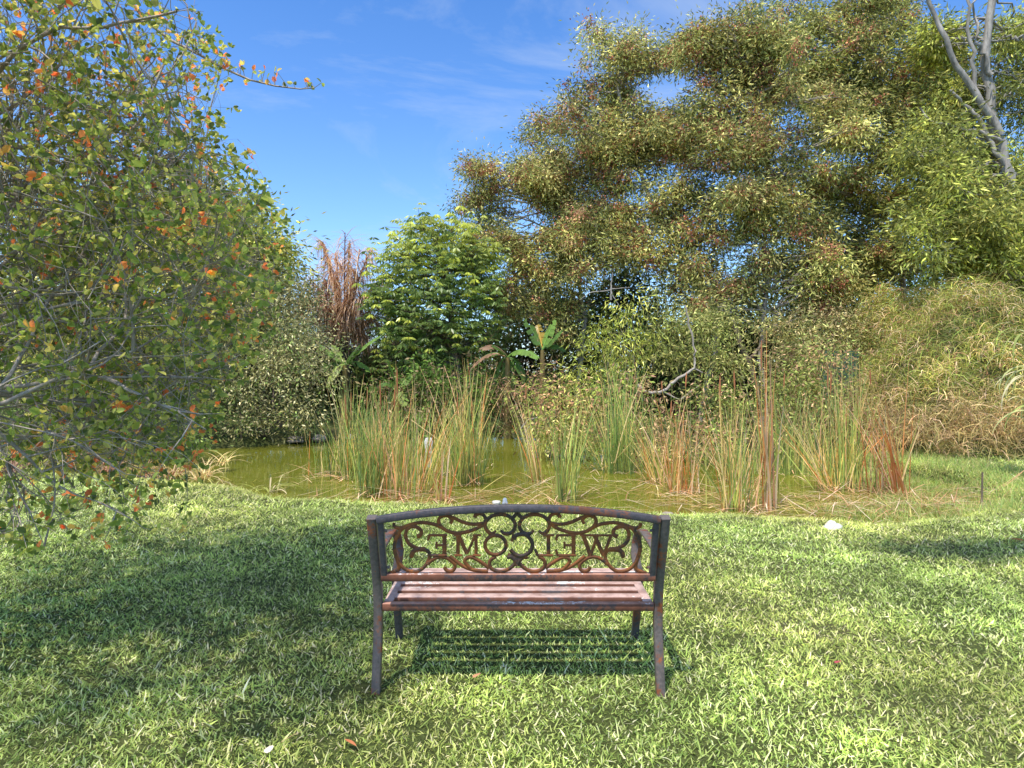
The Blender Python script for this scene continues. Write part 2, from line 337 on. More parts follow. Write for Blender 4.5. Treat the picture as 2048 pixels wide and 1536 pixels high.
def make_plant(name,label,cat,base,lobes,pal,L,W,dens,trunk=None,tr=.12,bark='bark_brown',rc=.35,leafmat_='leaf',group=None,
               droop=.5,pods=None,podfrac=0,oval=False,stems=0,crown_name='crown',limb_r=.045,spread=1.0,twigs=1.0,nl=90,sat=False):
    base=np.asarray(base,float); base[2]=height(base[0],base[1])
    root=thing(name,label,cat,base,group); pal=np.array(pal)
    fb=MB(); wb=MB(); pb=MB()
    tr_pts=None
    if trunk is not None:
        tr_pts=np.array([base-np.array([0,0,.1])]+list(trunk)); 
        # smooth
        t=np.linspace(0,len(tr_pts)-1,4*len(tr_pts)); i0=np.minimum(t.astype(int),len(tr_pts)-2); f=(t-i0)[:,None]; f=f*f*(3-2*f)*.5+f*.5
        P=tr_pts[i0]*(1-f)+tr_pts[i0+1]*f; P[1:-1]+=R.normal(size=(len(P)-2,3))*tr*.18
        wb.tube(P,np.linspace(tr,tr*.35,len(P))*(1+.06*np.sin(np.arange(len(P))*2.1)),10); tr_pts=P
    if sat:
        L2=[]
        for (px,row,Yd,rx,ry) in lobes:
            L2.append((px,row,Yd,rx*.72,ry*.72))
            for _ in range(7):
                a_=R.uniform(0,6.28); q=R.uniform(.6,1.3); k=R.uniform(.22,.5); L2.append((px+math.cos(a_)*rx*q,row+math.sin(a_)*ry*q,Yd+R.normal(0,.5),rx*k,ry*k*R.uniform(.6,1.1)))
        lobes=L2
    for (px,row,Yd,rx,ry) in lobes:
        c=at(px,row,Yd); ax=rx/F*Yd; az_=ry/F*Yd; ay=(ax+az_)*.5
        if tr_pts is not None:
            below=tr_pts[tr_pts[:,2]<max(c[2]-.3*az_,base[2]+.4)]
            if len(below)==0: below=tr_pts[:1]
            dd=np.linalg.norm(below-c,axis=1)+.3*np.abs(below[:,2]-(c[2]-ax)); a=below[np.argmin(dd)]
        else: a=base+R.normal(size=3)*np.array([.15,.15,0])
        limb=curve(a,c,.12,8); lr=limb_r*min(1,max(.45,ax)); wb.tube(limb,np.linspace(lr,lr*.35,8),6)
        vol=ax*az_; nc=max(4,int(dens*vol*spread/(rc*rc)))
        u=R.normal(size=(nc*2,3)); u/=np.linalg.norm(u,axis=1,keepdims=True); rr=R.uniform(.12,1,(nc*2,1))**.6*(R.uniform(.8,1.0,(nc*2,1))+.35*(R.uniform(size=(nc*2,1))<.2))
        cs=c+u*rr*np.array([ax,ay,az_]); fq=1.05/rc
        gate=np.sin(cs[:,0]*fq+1.3*np.sin(cs[:,2]*fq*.7))*np.sin(cs[:,2]*fq*1.1+cs[:,1]*.9)+.6*np.sin(cs[:,0]*fq*2.1+cs[:,1]*fq)*np.sin(cs[:,2]*fq*1.9)+R.normal(0,.25,len(cs))
        cs=cs[np.argsort(-gate)[:int(nc*1.05)]]
        for q in cs:
            if q[2]<base[2]+.1: q[2]=base[2]+.1+abs(R.normal())*.2
            if R.uniform()<twigs:
                st=limb[R.integers(3,8)]; wb.tube(curve(st,q,.12,5),np.linspace(limb_r*.32,limb_r*.1,5),4)
            s=R.uniform(.45,1.4); rq=rc*R.uniform(.6,1.25)
            n=int(nl*(rq/rc)**2)
            if pods is not None and R.uniform()<podfrac:
                m=int(n*.62); clump_leaves(pb,q+R.normal(size=3)*rq*.5,rq*.5,m,L*.45,L*.34,np.array(pods),.6,R.uniform(.8,1.4))
            clump_leaves(fb,q,rq,n,L,W,pal,droop,s,oval)
    fb.build(crown_name,M[leafmat_],root,base); wb.build('trunk' if trunk is not None else 'stem',M[bark],root,base,smooth=True)
    if pb.n: pb.build('seed_pods',M['dry'],root,base)
    return root
ACA=[(.21,.24,.075),(.145,.18,.055),(.28,.29,.10),(.075,.10,.035),(.30,.30,.125)]
POD=[(.30,.125,.08),(.38,.19,.12),(.20,.085,.055),(.36,.25,.15)]
GRN=[(.20,.235,.06),(.13,.165,.045),(.28,.29,.085),(.075,.10,.03)]
LIME=[(.28,.33,.07),(.20,.26,.05),(.36,.39,.10),(.11,.15,.035)]
SIL=[(.24,.25,.12),(.15,.165,.075),(.36,.36,.21),(.07,.085,.04)]
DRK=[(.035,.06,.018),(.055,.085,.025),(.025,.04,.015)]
BRN=[(.2,.13,.08),(.28,.2,.13),(.13,.09,.06)]
def gp(px,Y): return [(px-CX)/F*Y,Y,0]
G_AC='red podded acacia trees behind the pond'
# left acacia, rounded crown against the sky
make_plant('acacia_tree','olive acacia with red pods whose rounded crown stands left of the other acacias','tree',gp(1150,18.5),
  [(985,360,18.5,60,60),(1060,350,18.5,85,70),(1110,420,18.3,90,80),(1000,440,18.5,60,50),(1100,310,18.6,35,45),(1150,520,18,95,70),(1060,545,18,75,55),(1180,440,18.4,70,80),(1060,620,17.8,70,50)],
  ACA,.16,.026,1.5,[at(1170,640,18.5),at(1150,520,18.5),at(1110,400,18.5)],.13,rc=.33,pods=POD,podfrac=.55,group=G_AC,podfrac_=0) if False else None
def acacia(label,px,Y,lobes,trunk,tr=.13,pal=ACA,podfrac=.62,bark='bark_grey',dens=1.12,L=.128):
    return make_plant('acacia_tree',label,'tree',gp(px,Y),lobes,pal,L,L*.25,dens*1.45,trunk,tr*.6,bark,nl=150,sat=True,rc=.23,pods=POD if podfrac else None,podfrac=podfrac,group=G_AC if podfrac else None,limb_r=.06)
acacia('olive acacia with red pods, its rounded crown leftmost beside the bright green tree',1150,18.5,
  [(980,365,18.5,50,55),(1050,350,18.5,80,65),(1115,425,18.3,90,80),(990,445,18.5,50,50),(1095,305,18.6,30,45),(1150,520,18,95,70),(1060,545,18,75,55),(1180,440,18.4,70,80),(1065,630,17.8,70,50)],
  [at(1170,640,18.5),at(1150,520,18.5),at(1110,400,18.5)])
acacia('tall acacia heavy with red pods rising in the middle, pale forked limbs',1400,17,
  [(1175,235,17.4,60,50),(1230,150,17.4,65,60),(1290,110,17.5,50,30),(1240,270,17.2,80,70),(1320,200,17,70,60) if False else (1290,300,17,70,60),(1200,330,17.2,60,45),(1340,270,17,40,35),(1330,390,16.8,100,75),(1230,440,17,85,60),(1320,520,16.6,95,60),(1420,430,16.8,60,60)],
  [at(1440,640,17),at(1370,520,17),at(1300,400,17),at(1260,280,17.1),at(1235,170,17.2)],.15)
acacia('slender trunked acacia with red pods, second crown from the middle over the brown reeds',1525,15.5,
  [(1400,110,16,60,45),(1470,150,16,70,60),(1450,50,16.2,30,35) if False else (1480,70,16,60,45),(1430,230,15.8,60,50),(1520,230,15.6,65,65),(1560,120,15.8,55,60),(1480,330,15.5,80,60),(1560,350,15.5,75,60),(1600,460,15.2,90,65),(1500,450,15.4,80,60),(1610,570,15.2,80,60),(1450,560,15.6,70,50),(1660,250,15.6,50,70)],
  [at(1522,700,15.5),at(1535,560,15.5),at(1528,500,15.5),at(1535,380,15.5),at(1538,250,15.6),at(1500,140,15.8)],.10)
acacia('green acacia with few pods and a dark upright trunk left of the pale limbed tree',1800,17,
  [(1620,60,17,70,55),(1700,40,17,80,50),(1790,60,17,80,60),(1700,150,17,75,60),(1790,170,17,80,60),(1640,170,17,55,50),(1860,130,17,60,60),(1710,270,16.8,70,55),(1840,260,16.8,80,60),(1760,340,16.8,60,50),(1880,360,16.8,70,50),(1700,400,16.6,80,60),(1800,470,16.6,70,55),(1720,520,16.4,80,60)],
  [at(1810,600,17),at(1795,450,17),at(1798,300,17),at(1790,200,17),at(1740,90,17)],.15,pal=ACA+GRN,podfrac=.30)
# right white trunk tree
make_plant('bare_limbed_tree','tall tree with pale bark and bare upper limbs at the right edge','tree',gp(2080,14.5),
  [(1890,90,15.7,30,30),(1930,190,15.7,40,30),(2045,60,15.7,25,35),(2070,190,15.7,40,50),(1890,240,15.7,40,30),(1950,310,15.6,55,40),(1880,400,14.2,60,40),(2040,400,15.5,60,50),(1980,420,13.8,70,45),(1930,360,15.5,60,40),(1990,480,13.6,70,40),(1870,300,14.3,50,40),(2060,500,13.6,60,50),(1900,470,14,60,45),(1990,540,13.8,60,35)],
  LIME[:2]+GRN+ACA[:2],.15,.034,2.1,[at(2060,620,14.5),at(2050,470,14.5),at(2010,340,14.5),at(1985,250,14.5),at(1975,100,14.5),at(1990,-120,14.5)],.19,'bark_pale',rc=.27,limb_r=.05,nl=150,sat=True)
def bare_limbs():
    root=[o for o in bpy.data.objects if o.name=='bare_limbed_tree'][0]; org=np.array(root.location)
    for pts,r in [([(2000,270),(1960,200),(1915,140),(1880,60),(1850,-20)],.085),([(2005,285),(1930,255),(1870,250),(1840,215)],.045),([(1955,200),(1945,120),(1935,20),(1930,-60)],.05),
                  ([(1985,150),(1955,90),(1950,-20)],.05),([(2005,330),(1960,240),(1900,180)],.06),([(2048,80),(2010,70)],.04),([(2060,520),(2010,500),(1950,470),(1880,480)],.035)]:
        m=MB(); P=np.array([at(a,b_,14.4) for a,b_ in pts]); t=np.linspace(0,len(P)-1,14); i0=np.minimum(t.astype(int),len(P)-2); f=(t-i0)[:,None]
        Q=P[i0]*(1-f)+P[i0+1]*f; Q[1:-1]+=R.normal(size=(12,3))*.03
        m.tube(Q,np.linspace(r,r*.45,14),8); m.build('limb',M['bark_pale'],root,org,smooth=True)
bare_limbs()
G_BG='green trees standing behind the acacias'
def bgtree(label,px,Y,lobes,pal=GRN,name='broadleaf_tree',L=.17,W=.05,dens=1.6,tr=.14,**k):
    top=min(l[1] for l in lobes)
    return make_plant(name,label,'tree',gp(px,Y),lobes,pal,L,W,dens,[at(px,680,Y),at(px+8,(top+600)/2,Y),at(px-5,top+40,Y)],tr,rc=.4,**k)
bgtree('bright green tree low behind the grass bank at the right edge',1990,18.5,[(1900,560,18.5,70,45),(1980,600,18.5,80,40),(2050,560,18.5,70,50),(1790,600,18.8,70,35),(2080,450,18.5,70,70),(1960,500,18.6,60,40)],pal=GRN+LIME[:2],twigs=.5,nl=170)
bgtree('mid green tree filling the space between the two acacia trunks',1660,18.8,[(1650,480,18.8,80,60),(1580,560,18.8,80,60),(1700,560,18.8,80,60),(1640,640,18.8,90,50),(1740,640,18.8,80,40),(1480,600,18.8,80,50),(1650,380,18.8,70,50),(1740,440,18.8,60,50)],pal=ACA+GRN,twigs=.5,nl=170)
bgtree('dark leafy tree at right whose brown trunk shows over the grass bank',1865,20,[(1800,560,20,90,50),(1900,520,20,90,55),(1990,560,20,80,50),(1760,620,20,70,40),(1920,440,20,90,50),(2030,470,20,70,70),(1700,580,20,70,50),(2060,580,20,60,40),(2040,320,20,60,70)],pal=GRN,twigs=.5)
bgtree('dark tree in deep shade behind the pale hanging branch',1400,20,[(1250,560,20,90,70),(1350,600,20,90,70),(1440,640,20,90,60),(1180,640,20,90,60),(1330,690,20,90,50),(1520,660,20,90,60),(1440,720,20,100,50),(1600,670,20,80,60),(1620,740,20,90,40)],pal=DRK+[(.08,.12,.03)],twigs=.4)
# bright green palmate tree
def umbrella_tree():
    base=np.array(gp(912,17)); base[2]=height(base[0],base[1])
    root=thing('umbrella_tree','bright yellow green umbrella tree with drooping fingered leaves in the centre','tree',base)
    fb=MB(); wb=MB()
    tp=np.array([base,at(912,730,17),at(905,650,17),at(890,560,17),at(870,480,17)]); wb.tube(tp,np.linspace(.14,.05,5),10)
    lob=[(845,460,17,45,28),(900,470,17,60,35),(820,510,16.9,60,40),(890,530,16.8,80,45),(950,520,17,50,40),(790,560,16.8,50,40),(860,600,16.6,85,50),(950,600,16.8,55,50),(790,620,16.7,50,40),(870,660,16.6,80,40),(800,690,16.7,50,35),(940,670,16.8,50,40),(860,720,17.2,90,30),(755,610,16.9,30,30),(965,560,17.2,30,60)]
    for (px,row,Yd,rx,ry) in lob:
        c=at(px,row,Yd); ax=rx/F*Yd; az_=ry/F*Yd; a=tp[np.argmin(np.abs(tp[:,2]-(c[2]-.5)))]
        limb=curve(a,c,.1,7); wb.tube(limb,np.linspace(.05,.02,7),6)
        nr=int(165*ax*az_/.35)
        for _ in range(nr):
            u=R.normal(size=3); u/=np.linalg.norm(u); u[2]=abs(u[2])*.9 if R.uniform()<.5 else u[2]
            q=c+u*np.array([ax*1.15,ax,az_*1.25])*R.uniform(.35,1.2)+R.normal(size=3)*.12
            wb.tube(np.array([limb[R.integers(4,7)],q]),[.008,.005],3) if R.uniform()<.3 else None
            k=R.integers(7,10); an=np.linspace(0,2*np.pi,k,endpoint=False)+R.uniform(0,6)
            D=np.stack([np.cos(an),np.sin(an),np.full(k,-R.uniform(.35,1.2))],-1)
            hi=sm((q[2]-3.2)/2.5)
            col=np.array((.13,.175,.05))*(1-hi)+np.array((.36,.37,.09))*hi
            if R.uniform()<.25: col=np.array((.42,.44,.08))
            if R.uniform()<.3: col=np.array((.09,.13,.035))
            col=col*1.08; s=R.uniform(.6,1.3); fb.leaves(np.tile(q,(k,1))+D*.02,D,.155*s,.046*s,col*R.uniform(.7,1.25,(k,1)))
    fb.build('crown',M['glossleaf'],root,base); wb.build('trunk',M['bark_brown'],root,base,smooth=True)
umbrella_tree()
# lime bush in the middle, willow like
make_plant('weeping_bush','lime green willowy bush in the middle behind the reeds','bush',gp(1240,12.6),
  [(1235,640,12.6,60,35),(1200,680,12.6,45,35),(1280,680,12.6,50,40),(1240,710,12.5,60,35),(1225,745,12.5,40,40),(1130,750,12.8,28,40),(1190,770,12.4,60,30)],
  LIME,.13,.02,1.7,rc=.22,droop=.9,limb_r=.025)
SH='scrub bushes around the pond'
def shrub(label,px,Y,lobes,pal,L=.09,W=.028,dens=1.9,rc=.22,nl=130,**k):
    return make_plant('bush',label,'bush',gp(px,Y),lobes,pal,L,W,dens,rc=rc,group=SH,crown_name='foliage',limb_r=.022,twigs=.6,nl=nl,**k)
shrub('big silvery green bush overhanging the far left water',520,13.4,[(500,660,13.6,90,70),(600,700,13.6,70,55),(430,730,13.2,90,70),(540,760,13.2,90,60),(630,770,13.3,55,55),(480,820,12.9,90,45),(590,830,13,70,40),(400,800,12.7,70,50)],SIL+[(.13,.2,.06)])
shrub('grey green bush at upper left below the dead palm',560,16,[(540,560,16,80,50),(600,600,16,45,50),(470,590,16,80,55),(590,660,15.8,60,45)],SIL+[(.1,.14,.07)],.1,.03)
shrub('olive thicket at left behind the orange leafed tree',250,13,[(120,480,13.4,100,70),(260,440,13.6,110,70),(380,500,13.6,90,70),(200,580,13,120,80),(330,600,13,110,70),(60,600,12.6,90,80),(100,720,12.2,110,80),(250,720,12.2,110,80),(370,700,12.8,80,70),(460,640,13.4,70,60)],[(.25,.29,.07),(.34,.36,.11),(.14,.17,.05),(.40,.37,.17)],.11,.034,1.9,.24)
shrub('low dark bush at the left shore under the thicket',200,10.6,[(60,800,10.6,100,60),(180,820,10.4,100,55),(300,830,10.4,90,50),(390,850,10.6,60,40)],[(.09,.14,.04),(.14,.18,.06),(.05,.08,.03)],.08,.025,1.7,.2)
shrub('brownish bush hanging over the far water right of the bananas',1070,14.2,[(1030,800,14.5,50,45),(1080,780,14.2,60,35),(1010,840,14.6,40,30)],BRN+[(.1,.13,.04)],.1,.02)
shrub('yellow green bush behind the middle reeds',1110,11.4,[(1090,800,11.6,50,40),(1150,820,11.4,60,45),(1110,860,11.2,70,40),(1180,880,11,60,35)],[(.2,.25,.06),(.14,.19,.05),(.3,.27,.12),(.27,.17,.1)])
shrub('mixed green and straw bush behind the brown cattails',1300,11,[(1260,790,11.2,60,45),(1330,840,10.8,70,45),(1240,870,10.8,60,40),(1400,880,10.6,70,40),(1310,900,10.4,70,30)],[(.15,.21,.05),(.1,.15,.04),(.28,.24,.12),(.22,.14,.09)])
shrub('dark leafy bush below the leaning trunk',1480,12,[(1420,790,12.2,60,50),(1500,830,11.8,70,45),(1560,790,12,60,50),(1620,790,11.8,60,50),(1650,850,11.4,60,45),(1560,880,11,70,40)],[(.15,.2,.05),(.22,.25,.08),(.28,.2,.12),(.08,.11,.035)])
shrub('shrub of mixed green with brown tips at foot of the grass bank',1680,11.4,[(1660,720,12,60,45),(1700,780,11.6,50,50),(1720,840,11.2,50,45)],[(.13,.19,.05),(.2,.22,.08),(.25,.17,.1)])
shrub('mid green bush filling the gap under the acacias in the middle',1390,13.6,[(1330,640,13.8,50,45),(1420,660,13.6,55,50),(1370,710,13.4,70,45),(1450,730,13.4,60,40)],[(.16,.2,.06),(.1,.13,.04),(.24,.25,.1)],.11,.028)
shrub('pale olive bush under the slender acacia, left of the grass bank',1600,13.8,[(1560,660,14,60,45),(1620,690,13.8,60,45),(1660,650,14,55,40),(1580,730,13.5,70,40),(1690,700,13.6,45,45)],[(.22,.24,.09),(.14,.17,.06),(.3,.27,.14)],.11,.026)
shrub('dark green bush between the banana plants',880,15,[(800,790,15.2,60,40),(880,770,15,60,45),(870,830,14.8,60,35),(950,790,15,50,50)],[(.08,.15,.03),(.05,.09,.02),(.17,.14,.08)],.12,.045)
bgtree('fresh green tree left of the dead palm rising over the silvery bush',430,17,[(300,430,17,70,50),(390,430,17,70,45),(460,470,17,60,50),(510,530,17,45,40),(430,540,17,80,50),(220,470,17,80,50)],pal=LIME[:2]+GRN[:3],twigs=.5,nl=170,sat=True)
bgtree('grey green tree at the far left seen through the orange leafed branches',40,16,[(20,330,16,60,50),(60,400,16,80,50),(-20,420,16,80,70),(120,440,16,70,40)],pal=SIL,twigs=.5)
def undergrowth():
    b=MB(); n=150000; x=R.uniform(-26,30,n); y=21+R.normal(0,1.3,n)+.5*np.sin(x); top=3.3+.7*np.sin(x*.7)+.5*np.sin(x*1.9+1)
    top=np.where(x>10.5,1.9,top); top=np.where((x<-4.2)&(x>-7.0),2.0,top)
    z=R.uniform(0,1,n)**.8*top+.1
    P=np.stack([x,y,z],-1); D=R.normal(size=(n,3)); D[:,2]-=.3
    s=(.6+.5*np.sin(x*2.3+z*2)*np.sin(x*.9-z*3))[:,None]
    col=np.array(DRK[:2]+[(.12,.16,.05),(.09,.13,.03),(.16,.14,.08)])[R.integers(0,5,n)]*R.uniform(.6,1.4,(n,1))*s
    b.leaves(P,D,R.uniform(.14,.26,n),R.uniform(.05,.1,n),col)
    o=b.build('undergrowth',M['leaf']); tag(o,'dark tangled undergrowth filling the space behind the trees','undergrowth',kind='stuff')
undergrowth()

# ------------------------------------------------------------------ dead palm, fan palm, bananas
def dead_palm():
    base=np.array(gp(690,19)); base[2]=height(base[0],base[1]); root=thing('dead_palm','dead palm with rusty brown hanging fronds left of the bright green tree','palm tree',base)
    top=at(688,680,19); m=MB(); m.tube([base,(base+top)/2+[.05,0,0],top],[.16,.13,.12],10); m.build('trunk',M['bark_brown'],root,base,smooth=True)
    spec=[(690,465,.2),(745,500,.5),(640,480,.5),(670,505,.2),(715,545,.35),(620,560,.5),(610,640,.7),(650,560,.3),(765,560,.7),(630,600,.6),(700,600,.3),(750,640,.8),(600,690,.7),(720,500,.3),(660,620,.5),(655,520,.25),(700,480,.15),(730,590,.6),(600,600,.6),(640,660,.8),(770,610,.8),(675,540,.2),(735,680,.9)]
    for (px,row,sag) in spec:
        tip=at(px,row,19+R.uniform(-1,.6)); a=top; n=16; t=np.linspace(0,1,n)[:,None]
        mid=(a+tip)/2+np.array([0,0,1])*np.linalg.norm(tip-a)*.28*(1 if sag>.3 else .1)
        P=(1-t)**2*a+2*t*(1-t)*mid+t*t*tip
        m=MB(); rc=np.array([(.3,.15,.06),(.35,.18,.08),(.26,.22,.06)][R.integers(3)])
        m.tube(P,np.linspace(.035,.012,n),5,rc)
        k=230; tt=R.uniform(.12,1,k); i0=np.minimum((tt*(n-1)).astype(int),n-2); f=(tt*(n-1)-i0)[:,None]; Q=P[i0]*(1-f)+P[i0+1]*f
        T=P[i0+1]-P[i0]; T/=np.linalg.norm(T,axis=1,keepdims=True); az=np.arctan2(T[:,1],T[:,0])+np.where(R.uniform(size=k)<.5,1,-1)*R.uniform(.4,1.6,k)
        col=np.array([(.42,.31,.22),(.55,.46,.37),(.3,.21,.14),(.46,.36,.22)])[R.integers(0,4,k)]
        m.blades(Q,az,R.uniform(-.6,.9,k),R.uniform(.8,2.2,k),R.uniform(.45,.95,k),.026,4,0,col,col*1.1)
        m.build('frond',M['dry'],root,base)
dead_palm()
def fan_palm():
    base=np.array(gp(420,14.6)); base[2]=height(base[0],base[1]); root=thing('fan_palm','dark fan palm partly hidden behind the left thicket','palm tree',base)
    top=at(420,520,14.6); m=MB(); m.tube([base,(base+top)/2,top],[.14,.12,.11],10); m.build('trunk',M['bark_brown'],root,base,smooth=True)
    for (px,row) in [(370,520),(400,480),(450,490),(480,540),(410,560),(350,560),(445,575)]:
        c=at(px,row,14.3+R.uniform(-.4,.4)); m=MB(); m.tube(curve(top,c,.08,5),[.02,.018,.016,.014,.012],5,(.12,.15,.05))
        k=34; d0=c-top; a0=math.atan2(d0[1],d0[0]); az=a0+np.linspace(-2,2,k)
        m.blades(np.tile(c,(k,1)),az,R.uniform(-.3,.5)-.2*np.abs(np.linspace(-2,2,k)),R.uniform(.5,1.3,k),R.uniform(.6,.85),.035,4,0,np.array((.06,.1,.03)),np.array((.12,.17,.05)))
        m.build('frond',M['glossleaf'],root,base)
fan_palm()
def banana(label,px,Y,stem_row,leaves_,dead=0):
    base=np.array(gp(px,Y)); base[2]=height(base[0],base[1])-.02; root=thing('banana_plant',label,'banana plant',base,'banana plants on the far bank')
    top=at(px,stem_row,Y); m=MB(); m.tube([base,(base+top)/2,top],[.11,.09,.05],10,(.2,.17,.07)); m.build('stem',M['dry'],root,base,smooth=True)
    for (tx,tr_,w,c) in leaves_:
        tip=at(tx,tr_,Y+R.uniform(-.5,.3)); n=15; t=np.linspace(0,1,n)[:,None]; L=np.linalg.norm(tip-top)
        mid=(top+tip)/2+np.array([0,0,L*(.45 if tip[2]<top[2]+.3*L else .12)])
        P=(1-t)**2*top+2*t*(1-t)*mid+t*t*tip; m=MB()
        m.tube(P,np.linspace(.022,.006,n),5,np.array(c)*1.4)
        T=np.gradient(P,axis=0); T/=np.linalg.norm(T,axis=1,keepdims=True); S=np.cross(T,[0,-.35,1]); S/=np.linalg.norm(S,axis=1,keepdims=True)
        for sg in (-1,1):
            dr=R.uniform(.2,.5)
            for i in range(2,n-1):
                if R.uniform()<.06: continue
                wa=w*math.sin(math.pi*((i-1)/(n-1.5))**.75)**.6; wb_=w*math.sin(math.pi*min(1,(i)/(n-1.5))**.75)**.6 if i<n-2 else w*.15
                o1=np.array([0,0,-dr*wa+R.normal(0,.012)]); j=P[i+1]*.97+P[i]*.03 if R.uniform()<.5 else P[i+1]
                V=[P[i],P[i]+S[i]*sg*wa+o1+T[i]*.04,j+S[i]*sg*wb_+o1+T[i]*.04,j]
                m.quads(V,[[0,1,2,3]],np.array(c)*R.uniform(.85,1.15))
        m.build('leaf',M['glossleaf'],root,base)
g1=(.14,.22,.05); g2=(.08,.14,.035); g3=(.24,.28,.08); bn=(.26,.16,.1)
banana('banana plant left of the umbrella tree with arching pale green leaves',690,15.2,730,[(640,690,.13,g1),(760,672,.17,g1),(625,760,.14,g2),(740,740,.14,g1),(655,770,.12,g3),(720,690,.15,g2),(665,690,.12,g3)])
banana('small banana plant with yellowish leaves just below the umbrella tree',795,14.8,780,[(775,720,.13,g1),(830,745,.13,g1),(780,800,.14,g3),(810,810,.12,g3),(760,770,.12,g2)])
banana('banana plant with long hanging dark green leaves and brown dead ones',1015,14.6,715,[(950,730,.15,g2),(975,800,.2,g2),(1018,800,.15,g2),(1075,715,.2,g1),(960,700,.14,bn),(940,740,.12,bn),(1050,760,.14,g2),(985,690,.15,g2)])
banana('smaller banana plant rearmost beside the dark tree',1085,16.5,700,[(1050,640,.18,g2),(1125,660,.18,g2),(1075,650,.16,(.3,.2,.04)),(1130,700,.17,g2),(1110,640,.16,g1)])
# pale hanging branch, leaning trunk, driftwood
def polywood(name,label,cat,pts,r0,r1,Yd,mat='bark_pale',extra=()):
    P=np.array([at(a,b_,Yd) for a,b_ in pts]); o0=P[0].copy(); root=thing(name,label,cat,o0)
    def br(P,r0,r1,nm):
        t=np.linspace(0,len(P)-1,4*len(P)); i0=np.minimum(t.astype(int),len(P)-2); f=(t-i0)[:,None]; Q=P[i0]*(1-f)+P[i0+1]*f; Q[1:-1]+=R.normal(size=(len(Q)-2,3))*r0*.25
        m=MB(); m.tube(Q,np.linspace(r0,r1,len(Q)),7,cap=True); m.build(nm,M[mat],root,o0,smooth=True)
    br(P,r0,r1,'stem')
    for e in extra: br(np.array([at(a,b_,Yd) for a,b_ in e]),r0*.5,r1*.6,'side_branch')
polywood('dead_branch','pale bare dead branch bent over the far bank in the middle','branch',[(1275,770),(1290,785),(1325,783),(1360,755),(1388,738),(1390,700),(1378,650),(1370,610)],.035,.015,12.2,mat='bark_grey',extra=[[(1325,783),(1360,800),(1400,770)],[(1388,738),(1405,745)]])
polywood('dead_twig','small pale forked dead twig among the acacia leaves','branch',[(1222,600),(1222,575),(1225,545)],.03,.012,16,extra=[[(1222,580),(1180,585),(1160,600)],[(1222,578),(1260,575)],[(1222,585),(1240,615)]])
polywood('leaning_tree','pale leaning trunk in shade behind the brown cattails','tree',[(1530,830),(1512,770),(1494,720),(1478,690),(1465,640)],.085,.05,14.5,mat='bark_brown',extra=[[(1496,722),(1525,690),(1540,650)]])
for a in [(1,)]:
    P0=on_z(1045,885,WZ)
    polywood('driftwood_branch','bleached twiggy dead branch dipping into far water','branch',[(1075,905),(1050,885),(1040,860),(1055,840),(1075,835)],.022,.01,P0[1],extra=[[(1050,885),(1070,865)],[(1042,870),(1062,850)],[(1040,860),(1060,880)]])

# ------------------------------------------------------------------ cattails
CG=np.array([(.12,.2,.06),(.17,.25,.07),(.25,.32,.09),(.09,.15,.06)]); CY=np.array([(.38,.36,.12),(.46,.38,.2),(.3,.33,.1)]); CB=np.array([(.42,.22,.09),(.5,.33,.2),(.36,.15,.05),(.5,.42,.3)])
def cattail(label,px,row,toprow,n,spread,mix,lean=0.,heads=(),wid=.014,fan=.16):
    b0=on_z(px,row,WZ-.1); b0=on_z(px,row,WZ); Yd=b0[1]; H=(row-toprow)/F*Yd
    root=thing('cattail_clump',label,'cattails',b0,'cattail clumps standing in the pond')
    m=MB(); n=int(n*1.6); P=b0+np.stack([R.normal(0,spread,n),R.normal(0,spread*.8,n),np.full(n,-.12)],-1)
    az=R.uniform(0,6.283,n); e=math.pi/2-np.abs(R.normal(0,fan,n))
    if lean: 
        k=R.uniform(size=n)<.75; az=np.where(k,(0 if lean>0 else math.pi)+R.normal(0,.3,n),az); e=np.where(k,math.pi/2-abs(lean)*R.uniform(.4,1.3,n),e)
    L=H*R.uniform(.55,1.18,n)+.12
    pal=np.concatenate([CG,CY,CB]); w=np.concatenate([np.full(4,mix[0]/4),np.full(3,mix[1]/3),np.full(4,mix[2]/4)]); w/=w.sum()
    c=pal[R.choice(11,n,p=w)]*R.uniform(.7,1.2,(n,1)); tipc=np.where(R.uniform(size=(n,1))<.22,np.array((.45,.33,.15)),c*1.15)
    m.blades(P,az,e,R.uniform(0,.55,n)**1.5*1.2,L,R.uniform(.7,1.25,n)*wid,6,R.uniform(-1.2,1.2,n),c*.85,tipc,kink=R.uniform(size=n)<.06)
    # dead basal leaves
    k=max(4,n//6); c=CB[[1,3]][R.integers(0,2,k)]*R.uniform(.7,1.1,(k,1))
    m.blades(b0+R.normal(size=(k,3))*[spread,spread,0.01]+[0,0,.02],R.uniform(0,6.28,k),R.uniform(.0,.6,k),R.uniform(.2,1.0,k),R.uniform(.25,.7,k),wid*.9,4,0,c,c*1.1)
    m.build('leaves',M['dry'] if mix[2]>.5 else M['leaf'],root,b0)
    for (hx,hr,ln) in heads:
        tip=at(hx,hr,Yd+R.uniform(-.15,.15)); bt=at(hx+R.uniform(-2,2),hr+ln,tip[1]); 
        s=MB(); s.tube([b0+R.normal(size=3)*[.03,.03,0]+[0,0,-.1],(b0+bt)/2+R.normal(size=3)*.02,bt],[.006,.005,.004],5,(.35,.3,.1)); s.build('stalk',M['dry'],root,b0)
        h=MB(); Pz=np.linspace(0,1,7)[:,None]; h.tube(bt*(1-Pz)+tip*Pz,np.array([.003,.008,.0095,.010,.009,.007,.002]),8,(.34,.16,.08)); h.build('seed_head',M['dry'],root,b0,smooth=True)
cattail('green cattail clump leftmost of the tall ones',703,958,770,70,.10,(.75,.2,.05),heads=[(690,790,50),(702,785,55),(735,775,45)])
